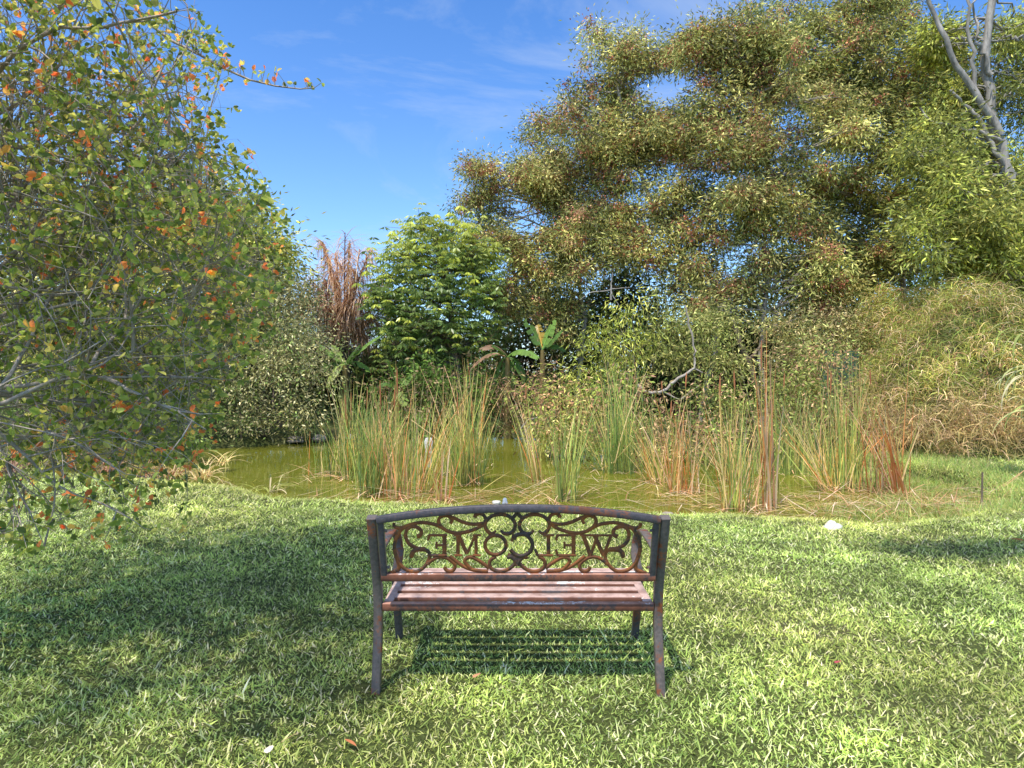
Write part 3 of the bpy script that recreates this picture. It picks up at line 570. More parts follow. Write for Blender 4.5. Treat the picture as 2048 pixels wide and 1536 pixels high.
cattail('dense dark green cattail clump nearest the left armrest of the bench',748,990,790,110,.11,(.85,.1,.05),heads=[(760,760,60),(790,770,50)])
cattail('pale stemmed cattail clump just right of the dense dark green one',800,1000,760,26,.08,(.1,.3,.6),heads=[(794,735,55)])
cattail('thin green cattails behind the pale stemmed clump',822,962,800,60,.16,(.8,.15,.05))
cattail('yellowing cattail clump leaning right beside a broken white stalk',845,985,770,34,.08,(.3,.5,.2),lean=.28)
cattail('low sparse green reeds at the left of the pond',662,948,850,36,.15,(.7,.25,.05))
cattail('tall green cattail clump left of open water, behind the bench centre',935,970,740,80,.10,(.7,.25,.05),heads=[(915,785,45)])
cattail('short green cattails beside the tall clump at open water',905,950,800,60,.16,(.8,.15,.05))
cattail('few slender reeds at the left edge of the open water',965,935,800,8,.09,(.8,.2,0),lean=.12,wid=.012)
cattail('broken straw coloured stalk clump in front of the left reeds',885,1003,880,12,.05,(0,.3,.7),wid=.02)
cattail('thin yellow reeds at the right edge of the open water',1072,965,770,16,.07,(.1,.5,.4),lean=-.12,heads=[(1052,770,28)])
cattail('slender green cattail clump above the middle of the bench',1127,1002,800,40,.08,(.75,.25,0))
cattail('green cattail clump with arching tips in the middle',1240,945,720,75,.12,(.9,.1,0),heads=[])
cattail('green cattail leaves splayed to the left of the arching clump',1205,940,830,34,.07,(.85,.15,0),lean=-.5)
cattail('yellow cattail clump leaning left, right of the arching clump',1315,965,820,44,.08,(.3,.5,.2),lean=-.35)
cattail('straw coloured upright cattails with one rusty spike',1345,985,790,30,.06,(.2,.4,.4),heads=[(1343,800,35)])
cattail('narrow rusty cattail clump right of the straw coloured one',1378,985,800,18,.06,(.2,.3,.5),heads=[(1373,745,30),(1323,762,20)])
cattail('bright green cattail clump with rusty spikes above the bench right post',1470,1020,800,60,.10,(.5,.4,.1),heads=[(1440,750,42),(1468,740,42)],fan=.2)
cattail('yellow reeds fanning left behind the bright green clump',1480,965,830,44,.10,(.3,.5,.2),lean=-.55)
cattail('tall rust brown cattail stems tallest of all',1536,1020,700,16,.05,(0,.1,.9),wid=.024,fan=.05,heads=[(1523,680,60)])
cattail('wide green cattail stand behind the rust brown stems',1580,945,790,110,.26,(.9,.1,0),heads=[(1569,745,30)])
cattail('yellow green cattail clump leaning left before the grass bank',1668,980,800,40,.07,(.3,.5,.2),lean=-.5)
cattail('large green cattail clump with rusty tips before the grass bank',1690,978,740,80,.14,(.7,.25,.05),heads=[(1662,738,50),(1656,735,40)],fan=.13)
cattail('sparse brown reeds with one fat rusty spike',1755,985,800,20,.07,(.1,.3,.6),heads=[(1740,738,32)])
cattail('rust orange dead cattail clump leaning left at the right bank',1805,990,760,30,.07,(0,.2,.8),lean=-.22,wid=.02)
def strap(name,label,cat,px,row,z,n,L,W,pal,group=None,e=(.5,1.3),bend=(.8,2.0)):
    b0=on_z(px,row,z); b0[2]=z; m=MB(); c=np.array(pal)[R.integers(0,len(pal),n)]*R.uniform(.75,1.2,(n,1))
    m.blades(b0+R.normal(size=(n,3))*[.04,.04,0],R.uniform(0,6.28,n),R.uniform(e[0],e[1],n),R.uniform(bend[0],bend[1],n),R.uniform(.6,1.15,n)*L,W,7,R.uniform(-.3,.3,n),c,c*1.1)
    o=m.build(name,M['dry'],None,b0); return tag(o,label,cat,group)
strap('strap_leaf_plant','pale green strap leafed plant growing alone in the left water','water plant',540,985,WZ,15,.55,.018,[(.4,.42,.2),(.28,.34,.1),(.5,.46,.3)],bend=(1.2,2.8))
G_D='dry strap leafed clumps at the left shore'
for i,(px,row,lab,pal,L,n) in enumerate([(25,945,'dark brown dead strap clump at the left edge of the lawn',[(.2,.11,.08),(.3,.2,.15)],.55,60),
    (75,935,'yellow green strap leafed plant beside the brown clump at left edge',[(.32,.36,.08),(.2,.26,.06)],.6,40),
    (135,925,'strap plant with limp yellow leaves and tan dead ones at the left',[(.36,.36,.1),(.42,.3,.2)],.55,50),
    (215,945,'low tan dead grass clump at the lawn edge under the orange leafed branches',[(.45,.33,.22),(.34,.22,.15)],.35,90),
    (290,950,'reddish straw clump in the middle of the left shore',[(.42,.26,.18),(.3,.3,.1)],.38,90),
    (350,955,'straw clump with green blades near the pond corner',[(.5,.4,.25),(.3,.32,.1),(.38,.22,.14)],.4,90),
    (405,960,'arching pale dry grass clump right at the pond corner',[(.5,.42,.25),(.35,.36,.14)],.5,80),
    (445,930,'thin yellow reeds trailing into the left water',[(.5,.42,.22),(.35,.36,.14)],.5,30)]):
    strap('dry_grass_clump',lab,'dry grass',px,row,float(height(*on_z(px,row)[:2])) if row>935 else -.05,n,L,.016,pal,G_D)
def cane(label,px,row,Y,n,L,W):
    c=at(px,row,Y); c[2]=height(c[0],c[1]); root=thing('cane_plant',label,'cane plant',c,None); s=MB(); m=MB()
    for k in range(5):
        a=c+R.normal(size=3)*[.15,.15,0]; t=a+np.array([R.normal()*.2-.25,R.normal()*.1,R.uniform(1.6,2.3)]); s.tube(curve(a,t,.05,6),np.linspace(.018,.01,6),6,(.3,.32,.12))
        kk=n//5; tt=R.uniform(.3,1,kk)[:,None]; P=a*(1-tt)+t*tt; cc=np.array([(.24,.28,.13),(.17,.22,.07),(.3,.3,.2)])[R.integers(0,3,kk)]
        m.blades(P,np.where(R.uniform(size=kk)<.75,math.pi+R.normal(0,.7,kk),R.uniform(0,6.28,kk)),R.uniform(.2,1.1,kk),R.uniform(1.2,2.6,kk),R.uniform(.6,1.1,kk)*L,W,8,R.uniform(-.4,.4,kk),cc*.9,cc)
    s.build('stem',M['dry'],root,c); m.build('leaves',M['leaf'],root,c)
cane('giant cane with long pale arching leaves at the right edge',2095,900,8.2,55,.75,.035)

# litter on the water
def litter():
    b=MB(); n=900; xs=[];ys=[]
    cl=[(800,1010,1.0,.25,230),(900,1000,.5,.3,110),(1040,1000,.4,.25,80),(1330,985,.7,.4,160),(1480,1010,.7,.4,160),(1600,1010,.5,.4,110),(1760,1015,.6,.35,150),(650,960,.8,.4,60),(1880,1010,.7,.3,150),(1200,990,.8,.5,60),(1980,1000,.8,.3,170),(1850,1000,.6,.4,160),(1700,1030,.7,.25,110),(1420,1040,.7,.2,80)]
    for (px,row,sx,sy,k) in cl:
        c=on_z(px,row,WZ); xs.append(c[0]+R.normal(0,sx,k)); ys.append(c[1]+R.normal(0,sy,k))
    x=np.concatenate(xs); y=np.concatenate(ys); k=(sdist(x,y)<np.where(x>4,.5,-.05))&(R.uniform(size=len(x))<.75); x=x[k];y=y[k]; n=len(x)
    z=np.maximum(height(x,y)+.02,WZ+.006)+R.uniform(0,.05,n)
    c=np.array([(.5,.4,.25),(.42,.27,.16),(.45,.42,.16),(.3,.18,.1),(.6,.52,.42)])[R.integers(0,5,n)]*R.uniform(.7,1.2,(n,1))
    b.blades(np.stack([x,y,z],-1),R.uniform(0,6.28,n),np.abs(R.normal(0,.12,n)),R.normal(0.1,.3,n),R.lognormal(math.log(.4),.5,n),R.uniform(.006,.014,n),4,0,c,c)
    o=b.build('reed_litter',M['dry']); tag(o,'fallen straw coloured reed leaves floating on the pond','reed litter',kind='stuff')
litter()

# ------------------------------------------------------------------ stones and small things
def rock(label,px,row,z,sx,sy,sz,mat='stone_white',name='rock',group='pale stones along the near shore'):
    import bmesh
    b0=on_z(px,row,z); bm=bmesh.new(); bmesh.ops.create_icosphere(bm,subdivisions=3,radius=1)
    o1,o2=R.uniform(0,9,2)
    for v in bm.verts:
        p=v.co; k=1+.16*math.sin(p.x*3+o1)*math.sin(p.y*4+o2)+.13*math.sin(p.z*5+o1)+.06*math.sin(p.x*11+o2)*math.sin(p.z*9)
        q=p*k; q.z=round(q.z*3.2)/3.2*.45+q.z*.55; v.co=Vector((q.x*sx,q.y*sy,q.z*sz))
    me=bpy.data.meshes.new(name); bm.to_mesh(me); bm.free(); me.materials.append(M[mat])
    o=bpy.data.objects.new(name,me); C.objects.link(o); o.location=b0+np.array([0,0,sz*.35]); o.rotation_euler=(0,0,R.uniform(0,6)); return tag(o,label,'rock',group)
rock('largest white angular rock on the near shore at right',1664,1064,-.05,.09,.07,.075)
rock('low white stone touching the right side of the largest rock',1697,1062,-.05,.06,.05,.03)
rock('small flat white stone left of the largest rock',1595,1060,-.05,.055,.05,.025)
rock('small white stone just right of the bench top corner',1432,1040,-.08,.05,.05,.03)
rock('pinkish tan stone at the water edge by the bench right corner',1335,1033,-.08,.06,.05,.035,'stone_tan')
rock('flat white stone seen through the bench scrollwork',1168,1034,-.05,.13,.09,.03)
rock('whitish stone peeking over the bench top rail',993,1010,-.1,.05,.05,.035)
rock('blue grey stone next to the whitish one over the bench top rail',1010,1008,-.1,.03,.03,.045,'stone_blue')
G2='tan rocks on the far left bank'
for (px,row,sx,sz,l) in [(640,880,.13,.09,'pale rock on far bank under the silvery bush'),(590,882,.2,.07,'long brownish ledge rock on far bank under the silvery bush'),(700,878,.16,.07,'tan rock at far bank left of dense cattails'),(660,862,.10,.07,'upper pale rock on far left bank above the others')]:
    rock(l,px,row,-.1,sx,.15,sz,'stone_tan',group=G2)
rock('small white object caught among the cattails across the pond',857,905,WZ,.08,.06,.22,group=None)  # rock mesh standing in for a scrap of white plastic litter
rock('small rust brown clod on the lawn behind bench left post',739,1033,-.03,.028,.025,.02,'bark_brown',name='dirt_clod',group=None)
def fallen(label,px,row,L,W,c,az,cat='fallen leaf',name='fallen_leaf'):
    b0=on_z(px,row,.035); m=MB(); c=np.array(c)
    m.blades([b0],az,.15,.5,L,W,6,.3,c,c*1.15,taper=0); o=m.build(name,M['dry'],None,b0); tag(o,label,cat,'fallen leaves on the lawn' if name=='fallen_leaf' else None)
fallen('orange brown curled leaf on the lawn near the bottom left of centre',690,1478,.06,.022,(.5,.2,.1),-.6)
fallen('small pinkish leaf on the lawn left of the bench',378,1188,.08,.02,(.5,.27,.2),.3)
fallen('brown crumpled leaf on the lawn below the bench seat',948,1355,.06,.035,(.42,.24,.15),1.2)
fallen('reddish leaf lying far right on the lawn near the strip of shade',2010,1078,.16,.07,(.45,.2,.1),.1)
fallen('dark pink leaf on the bare spot of the lawn at right',1672,1326,.05,.03,(.35,.08,.1),.8)
fallen('pale fallen leaf beside the pink twig near the bottom of lawn',537,1505,.05,.035,(.6,.58,.52),1.9)
fallen('thin pink brown twig on the lawn near the bottom',562,1485,.12,.006,(.5,.3,.22),1.0,'twig','fallen_twig')
def stake():
    b0=on_z(1963,1008,-.05); m=MB(); m.tube([b0-[0,0,.1],b0+[0.01,0,.34]],[.009,.009],8,(.09,.07,.04),cap=True)
    tag(m.build('garden_stake',M['bark_brown'],None,b0),'short dark stake stuck in the wet bank at right','stake')
stake()
def net():
    a=at(1672,760,13.2); m=MB(); root=thing('netting_fence','dark green netting screen half hidden at foot of the grass bank','fence',a)
    X=np.linspace(-.3,.45,9); V=[];Z=np.linspace(-.9,.6,7)
    V=np.array([[a[0]+x,a[1]+.04*math.sin(x*12),a[2]+z-.1*x*x] for z in Z for x in X]); i=np.arange(6)[:,None]*9;j=np.arange(8)[None]
    m.quads(V,np.stack([i+j,i+j+1,i+10+j,i+9+j],-1)); m.build('netting',M['net'],root,a)
    for x in (-.3,.45):
        p=MB(); p.tube([a+[x,.05,-1.2],a+[x,.05,.65]],[.02,.02],8,cap=True); p.build('post',M['bark_brown'],root,a)
net()

# ------------------------------------------------------------------ near tree at left with orange leaves
def orange_tree():
    base=np.array([-3.6,3.05,0.]); base[2]=height(base[0],base[1])-.03
    root=thing('orange_leafed_tree','twiggy tree with small oval green and orange leaves reaching in from the left','tree',base)
    fb=MB(); wb=MB(); LP=[];LD=[];LC=[];LS=[]
    ROFF=[0.]
    rb=np.array([-200,0,60,160,190,260,350,450,560,650,750,850,950,1060,1110,1130]); xb=np.array([430,400,470,520,490,480,545,600,600,560,500,440,430,400,200,60])
    def ok(p):
        if p[1]<1.2 or p[1]>4.9: return False
        row=HY-(p[2]-CH)/p[1]*F; px=CX+p[0]/p[1]*F
        if row<-60: return p[0]<-1.25+ROFF[0]*-.001 and p[2]<4.6
        if row>1110 : return False
        if p[1]<2.7 and row>0: return False
        return px<np.interp(row,rb,xb)-ROFF[0]
    G=np.array([(.10,.15,.03),(.15,.20,.045),(.06,.09,.025),(.25,.27,.07)]); O=np.array([(.42,.16,.045),(.36,.24,.06),(.38,.12,.04),(.33,.29,.07)])
    def rot(d,a):
        v=d+R.normal(size=3)*math.tan(a)*.8; return v/np.linalg.norm(v)
    def grow(p,d,L,r,lev):
        n=max(3,int(L/.09)); P=[p]; leafy=R.uniform()<.88; orb=R.uniform()<.10+.10*(p[2]>2.3)+.1*(p[2]<1.3)
        cut=False
        ROFF[0]=min(R.exponential(75),330) if lev>=1 else 130.
        for i in range(n):
            d=rot(d,.16 if lev<2 else .22); d[2]+= -.012*lev+.02*(lev==0); d/=np.linalg.norm(d); q=P[-1]+d*L/n
            if (lev>=1 and not ok(q)) or (lev==0 and (HY-(q[2]-CH)/q[1]*F>930 or (q[1]>2.7 and not ok(q)))):
                cut=True; break
            P.append(q)
        if len(P)<3: return
        P=np.array(P); m=len(P); r=min(r,[.026,.012,.006,.003,.0019][lev]); wb.tube(P,np.linspace(r,r*(.12 if cut else (.10 if lev==0 else .45)),m),7 if lev<2 else (4 if lev<3 else 3))
        if lev<4:
            k={0:7,1:6,2:5,3:3}[lev]; 
            for _ in range(k):
                i=R.integers(max(1,m//5),m); dd=P[min(i+1,m-1)]-P[min(i+1,m-1)-1]; dd/=np.linalg.norm(dd)
                grow(P[i],rot(dd,.75),L*R.uniform(.45,.75),r*(.58 if lev<2 else .6)*(1-.3*i/m),lev+1)
        if lev>=2 and leafy:
            dens={2:.2,3:.46,4:.8}[lev]
            for i in range(1,m):
                if R.uniform()<dens*.62 or (i==m-1 and R.uniform()<.45):
                    kk=R.integers(2,5) if i<m-1 else R.integers(3,7); s=R.uniform(.75,1.2)
                    T=P[i]-P[i-1]; T/=np.linalg.norm(T)
                    orange=R.uniform()<(.8 if orb else .015)
                    for _ in range(kk):
                        D=T*.5+R.normal(size=3)*.7; D[2]+=.15; LP.append(P[i]+R.normal(size=3)*.008); LD.append(D); LS.append(s*R.uniform(.7,1.15))
                        LC.append((O if orange and R.uniform()<.85 else G)[R.integers(4)]*R.uniform(.75,1.25))
    starts=[((1.,-.1,0.),1.9,.02),((1.,.35,.1),2.2,.02),((1.,-.35,-.08),1.7,.02),((1.,.1,.3),2.1,.022),((1.,-1.3,.9),2.6,.03),((1.,-1.0,1.2),2.8,.035),((.6,-1.2,.8),2.6,.03),((1.3,-1.1,.7),2.7,.03),((1.,.3,.8),2.3,.03),((1.,.6,.9),2.2,.03),((1.,.7,.2),2.2,.03),((1.,.9,.5),2.4,.03),((1.,.4,-.02),2.1,.03),((.5,-.1,1.0),2.2,.05),((.9,.0,.75),2.0,.045),((.95,-.35,.55),1.8,.04),((.6,-.8,.9),2.2,.045),((.35,.5,1.),2.2,.045),((1.,.25,.35),1.9,.04),((1.,-.15,.2),1.7,.035),
            ((.9,-.5,.95),2.3,.045),((.25,-.5,1.),2.4,.05),((.8,.5,.65),2.0,.04),((.95,-.4,.05),1.6,.03),((.4,-1.,.75),2.1,.04),((1.,.1,.6),2.2,.04),((.9,.2,.05),1.9,.03)]
    tp=base+np.array([0,0,.75]); wb.tube([base,base+[.04,0,.4],tp,tp+[.05,-.03,.5]],[.12,.1,.085,.05],10)
    for d,L,r in starts:
        d=np.array(d,float); d/=np.linalg.norm(d); grow(tp+R.normal(size=3)*[.05,.05,.15]+[0,0,.2],d,L*1.3,r,0)
    hi=np.array([-3.0,2.6,3.0]); wb.tube(curve(tp,hi,.06,8),np.linspace(.05,.028,8),8)
    for d,L,r_ in [((1.,-.7,.25),1.9,.022),((.5,-1.,.2),1.9,.022)]:
        d=np.array(d); grow(hi+R.normal(size=3)*.05,d/np.linalg.norm(d),L,r_,0)
    # long lone twig over the sky
    tw=np.array([at(a,c,4.0) for a,c in [(230,-40),(290,40),(340,80),(400,110),(450,138),(500,160),(550,172),(600,178),(628,176)]]); wb.tube(tw,np.linspace(.012,.003,len(tw)),5)
    for i in range(2,len(tw)):
        for _ in range(5 if i>3 else 9):
            j=tw[i]+(tw[i-1]-tw[i])*R.uniform(0,1); e=j+np.array([R.normal()*.03,R.normal()*.03,R.uniform(.02,.09)]); wb.tube([j,e],[.0025,.0015],3)
            for _ in range(2): LP.append(e); LD.append(R.normal(size=3)+[0,0,.3]); LS.append(1.); LC.append((O if R.uniform()<.4 else G)[R.integers(4)])
    LP=np.array(LP);LD=np.array(LD);LS=np.array(LS);LC=np.array(LC)
    print('near leaves',len(LP),'wood verts',wb.n)
    fb.leaves(LP,LD,.039*LS,.024*LS,LC,oval=True)
    fb.build('leaves',M['nearleaf'],root,base); wb.build('branches',M['bark_grey'],root,base,smooth=True)
orange_tree()
def shade_tree():
    base=np.array([5.6,1.2,0.]); root=thing('shade_tree','leafy tree right of the lawn casting the dark strip of shade','tree',base)
    wb=MB(); fb=MB(); top=np.array([5.5,2.2,3.6]); wb.tube(curve(base,top,.05,7),np.linspace(.14,.08,7),10)
    limb=curve(top,np.array([2.2,3.32,4.05]),.02,9); wb.tube(limb,np.linspace(.07,.03,9),8)
    for _ in range(95):
        t=R.uniform(0,1); c=np.array([2.05,3.36,4.0])*(1-t)+np.array([5.6,3.3,4.05])*t+R.normal(size=3)*[.06,.06,.1]
        if c[0]>3.4: c+=R.normal(size=3)*[.0,.05,.1]
        clump_leaves(fb,c,.11,70,.1,.04,np.array(GRN),.3)
    fb.build('crown',M['leaf'],root,base); wb.build('trunk',M['bark_brown'],root,base,smooth=True)
shade_tree()

# ------------------------------------------------------------------ bench
BX=.0265
def bench():
    org=np.array([BX,3.0,0.]); root=thing('garden_bench','rusty dark metal garden bench seen from behind with WELCOME in its scrolled back','bench',org)
    def spl(P,n=24):
        P=np.array(P,float); out=[]; K=len(P)
        for i in range(K-1):
            p0=P[max(i-1,0)];p1=P[i];p2=P[i+1];p3=P[min(i+2,K-1)]
            for t in np.linspace(0,1,max(3,n//(K-1)),endpoint=False): out.append(.5*((2*p1)+(-p0+p2)*t+(2*p0-5*p1+4*p2-p3)*t*t+(-p0+3*p1-3*p2+p3)*t**3))
        out.append(P[-1]); return np.array(out)
    hw=.625
    for sg in (-1,1):
        x=BX+sg*(hw-.0185)
        m=MB(); m.sweep(spl([(x,2.765,-.03),(x,2.79,.10),(x,2.822,.27),(x,2.812,.42),(x,2.768,.56),(x,2.718,.68),(x,2.688,.766)],40),(1,0,0),.037,.037,.004)
        o=m.build('rear_leg',M['post'],root,org)
        c=MB(); c.sweep([(x,2.688,.767),(x,2.6865,.772)],(1,0,0),.040,.040,.003); c.build('cap',M['post'],o,(0,0,0)) if False else c.build('post_cap',M['post'],root,org)
        m=MB(); m.sweep(spl([(x,3.36,-.03),(x,3.325,.08),(x,3.27,.22),(x,3.24,.33),(x,3.245,.352)],26),(1,0,0),.035,.035,.003)
        m.build('front_leg',M['rail'],root,org)
        # arm rest: flat bar curling down to the seat front
        m=MB(); m.sweep(spl([(x,2.775,.575),(x,2.9,.595),(x,3.05,.604),(x,3.17,.598),(x,3.25,.565),(x-sg*.006,3.285,.51),(x-sg*.012,3.272,.45),(x-sg*.006,3.25,.40),(x,3.246,.372)],48),(1,0,0),.042,.014,.002)
        m.build('armrest',M['post'],root,org)
        # inner side bar of the back panel
        xi=BX+sg*(hw-.057); m=MB(); m.sweep([(xi,2.765,.495),(xi,2.678,.762)],(1,0,0),.024,.024,.002); m.build('back_side_bar',M['rail'],root,org)
        # little bolts
        for zz in (.545,.715):
            yy=2.765-.333*(zz-.5); b_=MB(); b_.tube([(xi-sg*.012,yy,zz),(xi-sg*.024,yy,zz)],[.006,.006],8,cap=True); b_.build('bolt',M['post'],root,org)
        # seat side rail
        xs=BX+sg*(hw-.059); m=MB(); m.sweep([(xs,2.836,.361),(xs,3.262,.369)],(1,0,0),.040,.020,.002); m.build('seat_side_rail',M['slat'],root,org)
    # top arched rail
    n=33; xs=np.linspace(-(hw-.042),(hw-.042),n); z=.757+.052*(1-(np.abs(xs)/(hw-.042))**2.1); y=2.765-.333*(z-.5)-.001; z=z+.005
    m=MB(); m.sweep(np.stack([xs+BX,y,z],-1),(0,-.95,-.316) if False else (0,1,-.333*0),.030,.030,.003); m.build('top_rail',M['rail'],root,org)
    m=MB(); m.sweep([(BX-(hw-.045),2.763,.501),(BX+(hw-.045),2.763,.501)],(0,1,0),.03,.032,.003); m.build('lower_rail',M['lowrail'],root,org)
    # seat slats
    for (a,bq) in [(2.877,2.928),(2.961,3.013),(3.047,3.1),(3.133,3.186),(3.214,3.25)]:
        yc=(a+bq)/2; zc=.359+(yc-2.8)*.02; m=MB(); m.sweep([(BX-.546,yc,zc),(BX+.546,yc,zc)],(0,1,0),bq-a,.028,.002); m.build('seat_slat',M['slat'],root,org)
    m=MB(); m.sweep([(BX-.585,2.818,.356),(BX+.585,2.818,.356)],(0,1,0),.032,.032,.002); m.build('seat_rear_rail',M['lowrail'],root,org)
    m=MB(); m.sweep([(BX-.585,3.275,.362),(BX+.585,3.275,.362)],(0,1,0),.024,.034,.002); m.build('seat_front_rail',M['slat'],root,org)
    # ---- scrollwork traced as flat cut strips
    def pl(u,v,off=0.):
        Yv=2.473/(1-.000256*(v-HY)); return np.array([(u-CX)/F*Yv,Yv+off,CH-(v-HY)/F*Yv])
    cnt=[0]
    def ribbon(m,pts,w,smooth=True,taper=(1,1)):
        pts=np.array(pts,float)
        if smooth and len(pts)>2: 
            q=[]; K=len(pts)
            for i in range(K-1):
                p0=pts[max(i-1,0)];p1=pts[i];p2=pts[i+1];p3=pts[min(i+2,K-1)]
                for t in np.linspace(0,1,5,endpoint=False): q.append(.5*((2*p1)+(-p0+p2)*t+(2*p0-5*p1+4*p2-p3)*t*t+(-p0+3*p1-3*p2+p3)*t**3))
            q.append(pts[-1]); pts=np.array(q)
        T=np.gradient(pts,axis=0); T/=np.linalg.norm(T,axis=1,keepdims=True)+1e-9; S=np.stack([-T[:,1],T[:,0]],-1)
        k=len(pts); w=1.12*np.broadcast_to(np.asarray(w,float),(k,))*np.interp(np.linspace(0,1,k),[0,.12,.88,1],[taper[0],1,1,taper[1]])
        A=pts+S*w[:,None]/2; B=pts-S*w[:,None]/2; d=.0022+.00003*cnt[0]; cnt[0]+=1
        V=[]
        for i in range(k): V+= [pl(A[i,0],A[i,1],-d),pl(B[i,0],B[i,1],-d),pl(B[i,0],B[i,1],d),pl(A[i,0],A[i,1],d)]
        i=np.arange(k-1)[:,None]*4; j=np.arange(4)[None]; jj=(j+1)%4
        m.quads(V,np.stack([i+j,i+jj,i+4+jj,i+4+j],-1)); m.ngon(V[:4][::-1]); m.ngon(V[-4:])
    def cv(P): return [(720+a/6.024,990+b_/6.024) for a,b_ in P]
    SC=1034.6
    strokes=[([(412,335),(412,370),(450,395),(510,392),(570,370),(650,345),(740,333),(830,340),(920,362),(990,395),(1060,435),(1150,458),(1250,452),(1350,425),(1440,385),(1500,335),(1512,285),(1490,245),(1440,222),(1395,240),(1382,272)],6.2,(.8,1.2)),
     ([(1040,425),(985,388),(950,335),(950,290),(985,258),(1040,248),(1090,272),(1108,310),(1085,345)],6.2,(1,.9)),
     ([(1050,248),(1140,280),(1220,318),(1310,345),(1400,352),(1490,335)],6.0,(1,.8)),
     ([(1640,428),(1600,460),(1560,455),(1520,410),(1508,350),(1540,290),(1600,250),(1680,233),(1760,243),(1830,283),(1868,345),(1860,410),(1820,455),(1760,468),(1715,447),(1700,422)],6.6,(.5,.5)),
     ([(1891,196),(1875,238),(1838,275)],6.5,(1,1)),
     ([(570,378),(510,405),(468,460),(430,540),(415,620),(425,700),(452,780),(470,850),(455,900),(400,925),(340,936)],6.6,(1,.6)),
     ([(440,760),(480,830),(540,890),(620,920),(700,915),(770,870),(820,800),(838,730),(820,680),(770,655),(700,645),(640,620),(590,585),(558,530),(550,470),(570,412),(620,380),(680,385),(730,420),(740,460),(720,490),(685,497)],6.3,(.9,1.2)),
     ([(790,655),(710,655),(650,675),(625,715),(622,760)],8.0,(1,.3)),
     ([(815,835),(860,790),(920,755),(990,745),(1050,760),(1110,800),(1145,850),(1130,900),(1085,920),(1040,905),(1018,868)],6.2,(1,1)),
     ([(1080,735),(1150,790),(1230,850),(1320,890),(1420,912),(1545,920)],6.2,(1,1)),
     ([(1340,893),(1288,840),(1262,795),(1285,760),(1340,748),(1420,785),(1490,830),(1556,885)],6.2,(1,1)),
     ([(1640,742),(1580,775),(1560,830),(1590,890),(1690,922),(1780,898),(1850,845),(1900,785),(1950,742),(2010,715)],6.4,(1,.9)),
     ([(1768,755),(1820,750),(1865,790),(1895,850)],6.4,(.6,1))]
    m=MB()
    for P,w_,tp in strokes:
        q=cv(P); ribbon(m,q,w_,True,tp); ribbon(m,[(2*SC-a,b_) for a,b_ in q],w_,True,tp)
    m.build('scroll_panel',M['scroll'],root,org)
    T0,B0=1070.5,1110.5
    def letter(strk,lab):
        m=MB()
        for s in strk:
            ribbon(m,s[0],s[1],len(s)>2 and s[2])
        o=m.build('letter',M['scroll'],root,org); o['label']=lab
    def E(stem,arm): # mirrored E, arms to the left of the stem
        return [([(stem,T0-1),(stem,B0+1)],7.5),([(stem+5,T0),(arm,T0)],4),([(arm+1,T0-1),(arm-2,T0+10)],4.5),([(stem,(T0+B0)/2),(arm+15,(T0+B0)/2)],4),([(arm+15,(T0+B0)/2-7),(arm+15,(T0+B0)/2+7)],4),([(stem+5,B0),(arm,B0)],4),([(arm+1,B0+1),(arm-2,B0-11)],4.5)]
    letter([([(1160,T0),(1237,T0)],3.4),([(1167,T0),(1181,B0+1)],7.5),([(1181,B0+1),(1195,T0)],5),([(1190,T0+2),(1207,B0+1)],7.5),([(1207,B0+1),(1222,T0)],5)],'mirrored letter W')
    letter(E(1147,1114),'mirrored letter E beside the W')
    letter([([(1097,T0),(1097,B0)],7),([(1086,T0),(1108,T0)],4),([(1106,B0),(1074,B0)],4),([(1076,B0+1),(1070,B0-12)],5)],'mirrored letter L')
    letter([([(1028,1079),(1031,1072),(1040,1068.5),(1052,1070),(1062,1080),(1065,1090),(1061,1102),(1051,1110),(1039,1112),(1028,1107),(1021,1099)],7,True),([(1027,1068),(1024,1083)],5)],'mirrored letter C')
    th=np.linspace(0,2*np.pi,25)
    letter([([(991+21*math.cos(a),1090+19.5*math.sin(a)) for a in th],6.5)],'letter O')
    letter([([(916,T0),(916,B0)],6.5),([(952,T0),(952,B0)],6),([(917,T0-1),(934,B0-3)],6.5),([(934,B0-3),(951,T0-1)],4.5),([(908,T0),(922,T0)],3.5),([(946,T0),(962,T0)],3.5),([(909,B0),(925,B0)],3.5),([(945,B0),(962,B0)],3.5)],'letter M')
    letter(E(889,858),'mirrored letter E at the left end')
bench()

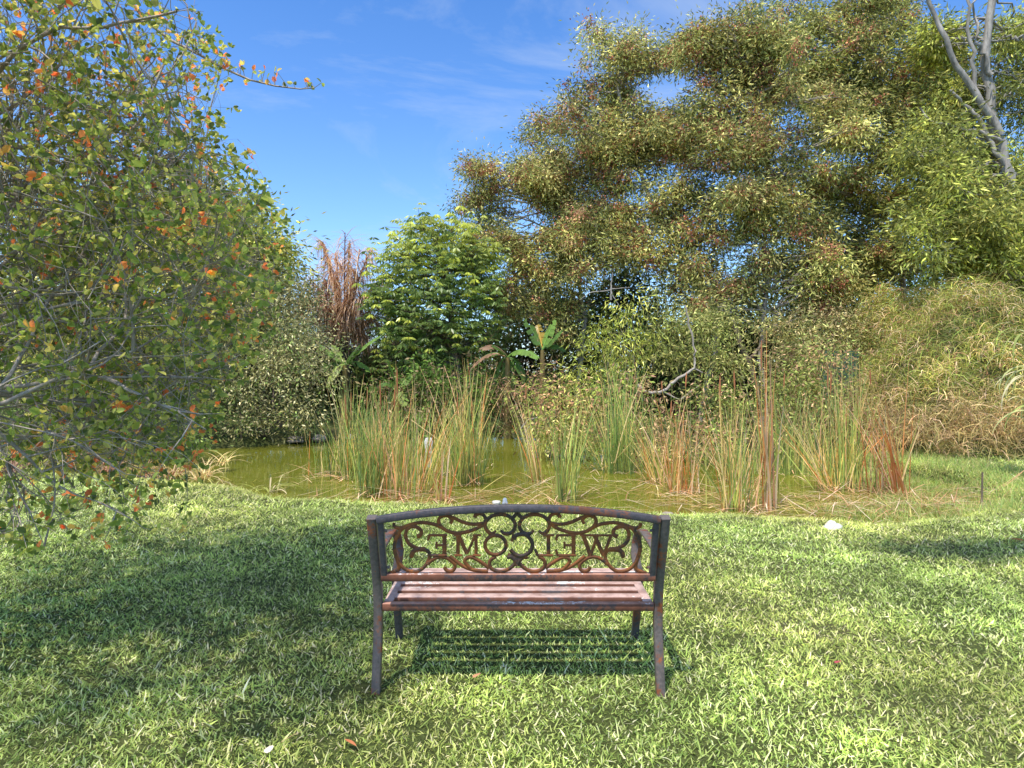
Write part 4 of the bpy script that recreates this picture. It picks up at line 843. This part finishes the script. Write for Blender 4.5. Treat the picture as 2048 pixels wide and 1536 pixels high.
# ------------------------------------------------------------------ camera, sun, sky
sc=bpy.context.scene
cd=bpy.data.cameras.new('camera'); cam=bpy.data.objects.new('camera',cd); C.objects.link(cam); sc.camera=cam
cam.location=(0,0,CH); cam.rotation_euler=(math.radians(90),0,0); cd.sensor_width=36; cd.lens=36*F/2048; cd.shift_y=-28/2048; cd.clip_end=2000; cd.clip_start=.05
sd=np.array([-.25,-.42,1.]); sd/=np.linalg.norm(sd)
sl=bpy.data.lights.new('sun','SUN'); so=bpy.data.objects.new('sun',sl); C.objects.link(so); sl.energy=5.0; sl.angle=math.radians(.8); sl.color=(1,.94,.83)
so.rotation_euler=Vector(sd).to_track_quat('Z','Y').to_euler(); so.location=(0,0,30)
el=math.asin(sd[2]); rotz=math.atan2(sd[0],sd[1])
w=bpy.data.worlds.new('World'); sc.world=w; w.use_nodes=True; nt=w.node_tree; nt.nodes.clear(); l=nt.links.new
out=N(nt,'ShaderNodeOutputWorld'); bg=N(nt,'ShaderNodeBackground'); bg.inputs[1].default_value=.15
tc=N(nt,'ShaderNodeTexCoord'); sky=N(nt,'ShaderNodeTexSky',sky_type='NISHITA'); sky.sun_disc=False; sky.sun_elevation=el; sky.sun_rotation=rotz; sky.ozone_density=2.5; sky.dust_density=.6; sky.air_density=1.0
mp=N(nt,'ShaderNodeMapping'); mp.inputs['Rotation'].default_value=(0,.25,.3); mp.inputs['Scale'].default_value=(1.0,1.4,4.2); mp.inputs['Location'].default_value=(.6,0,.15)
l(tc.outputs['Generated'],mp.inputs[0]); n1=noise(nt,1.7,7,.62,mp.outputs[0]); n1.inputs['Distortion'].default_value=.6
r=ramp(nt,[(.54,(0,0,0)),(.76,(.45,.45,.45)),(.9,(.7,.7,.7))],n1.outputs['Fac'])
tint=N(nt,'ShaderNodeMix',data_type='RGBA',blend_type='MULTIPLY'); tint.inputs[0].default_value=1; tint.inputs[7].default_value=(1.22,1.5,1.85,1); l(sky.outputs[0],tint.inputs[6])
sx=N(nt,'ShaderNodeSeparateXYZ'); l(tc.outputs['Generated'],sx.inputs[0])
zr=ramp(nt,[(0.0,(1.25,1.5,1.8)),(.12,(1.2,1.5,1.85)),(.5,(.7,1.18,1.72)),(.7,(1.75,1.75,1.65)),(1,(2.1,1.95,1.7))],sx.outputs[2]); l(zr.outputs[0],tint.inputs[7])  # upper stops, above the view, raised and neutralised as added shadow fill
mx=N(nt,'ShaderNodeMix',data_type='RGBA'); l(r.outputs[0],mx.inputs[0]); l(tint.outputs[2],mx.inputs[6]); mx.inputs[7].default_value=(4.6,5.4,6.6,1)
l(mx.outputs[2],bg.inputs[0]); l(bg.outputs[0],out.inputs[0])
sc.view_settings.view_transform='Standard'; sc.view_settings.look='None'; sc.view_settings.exposure=0
sc.cycles.max_bounces=6; sc.cycles.transparent_max_bounces=4
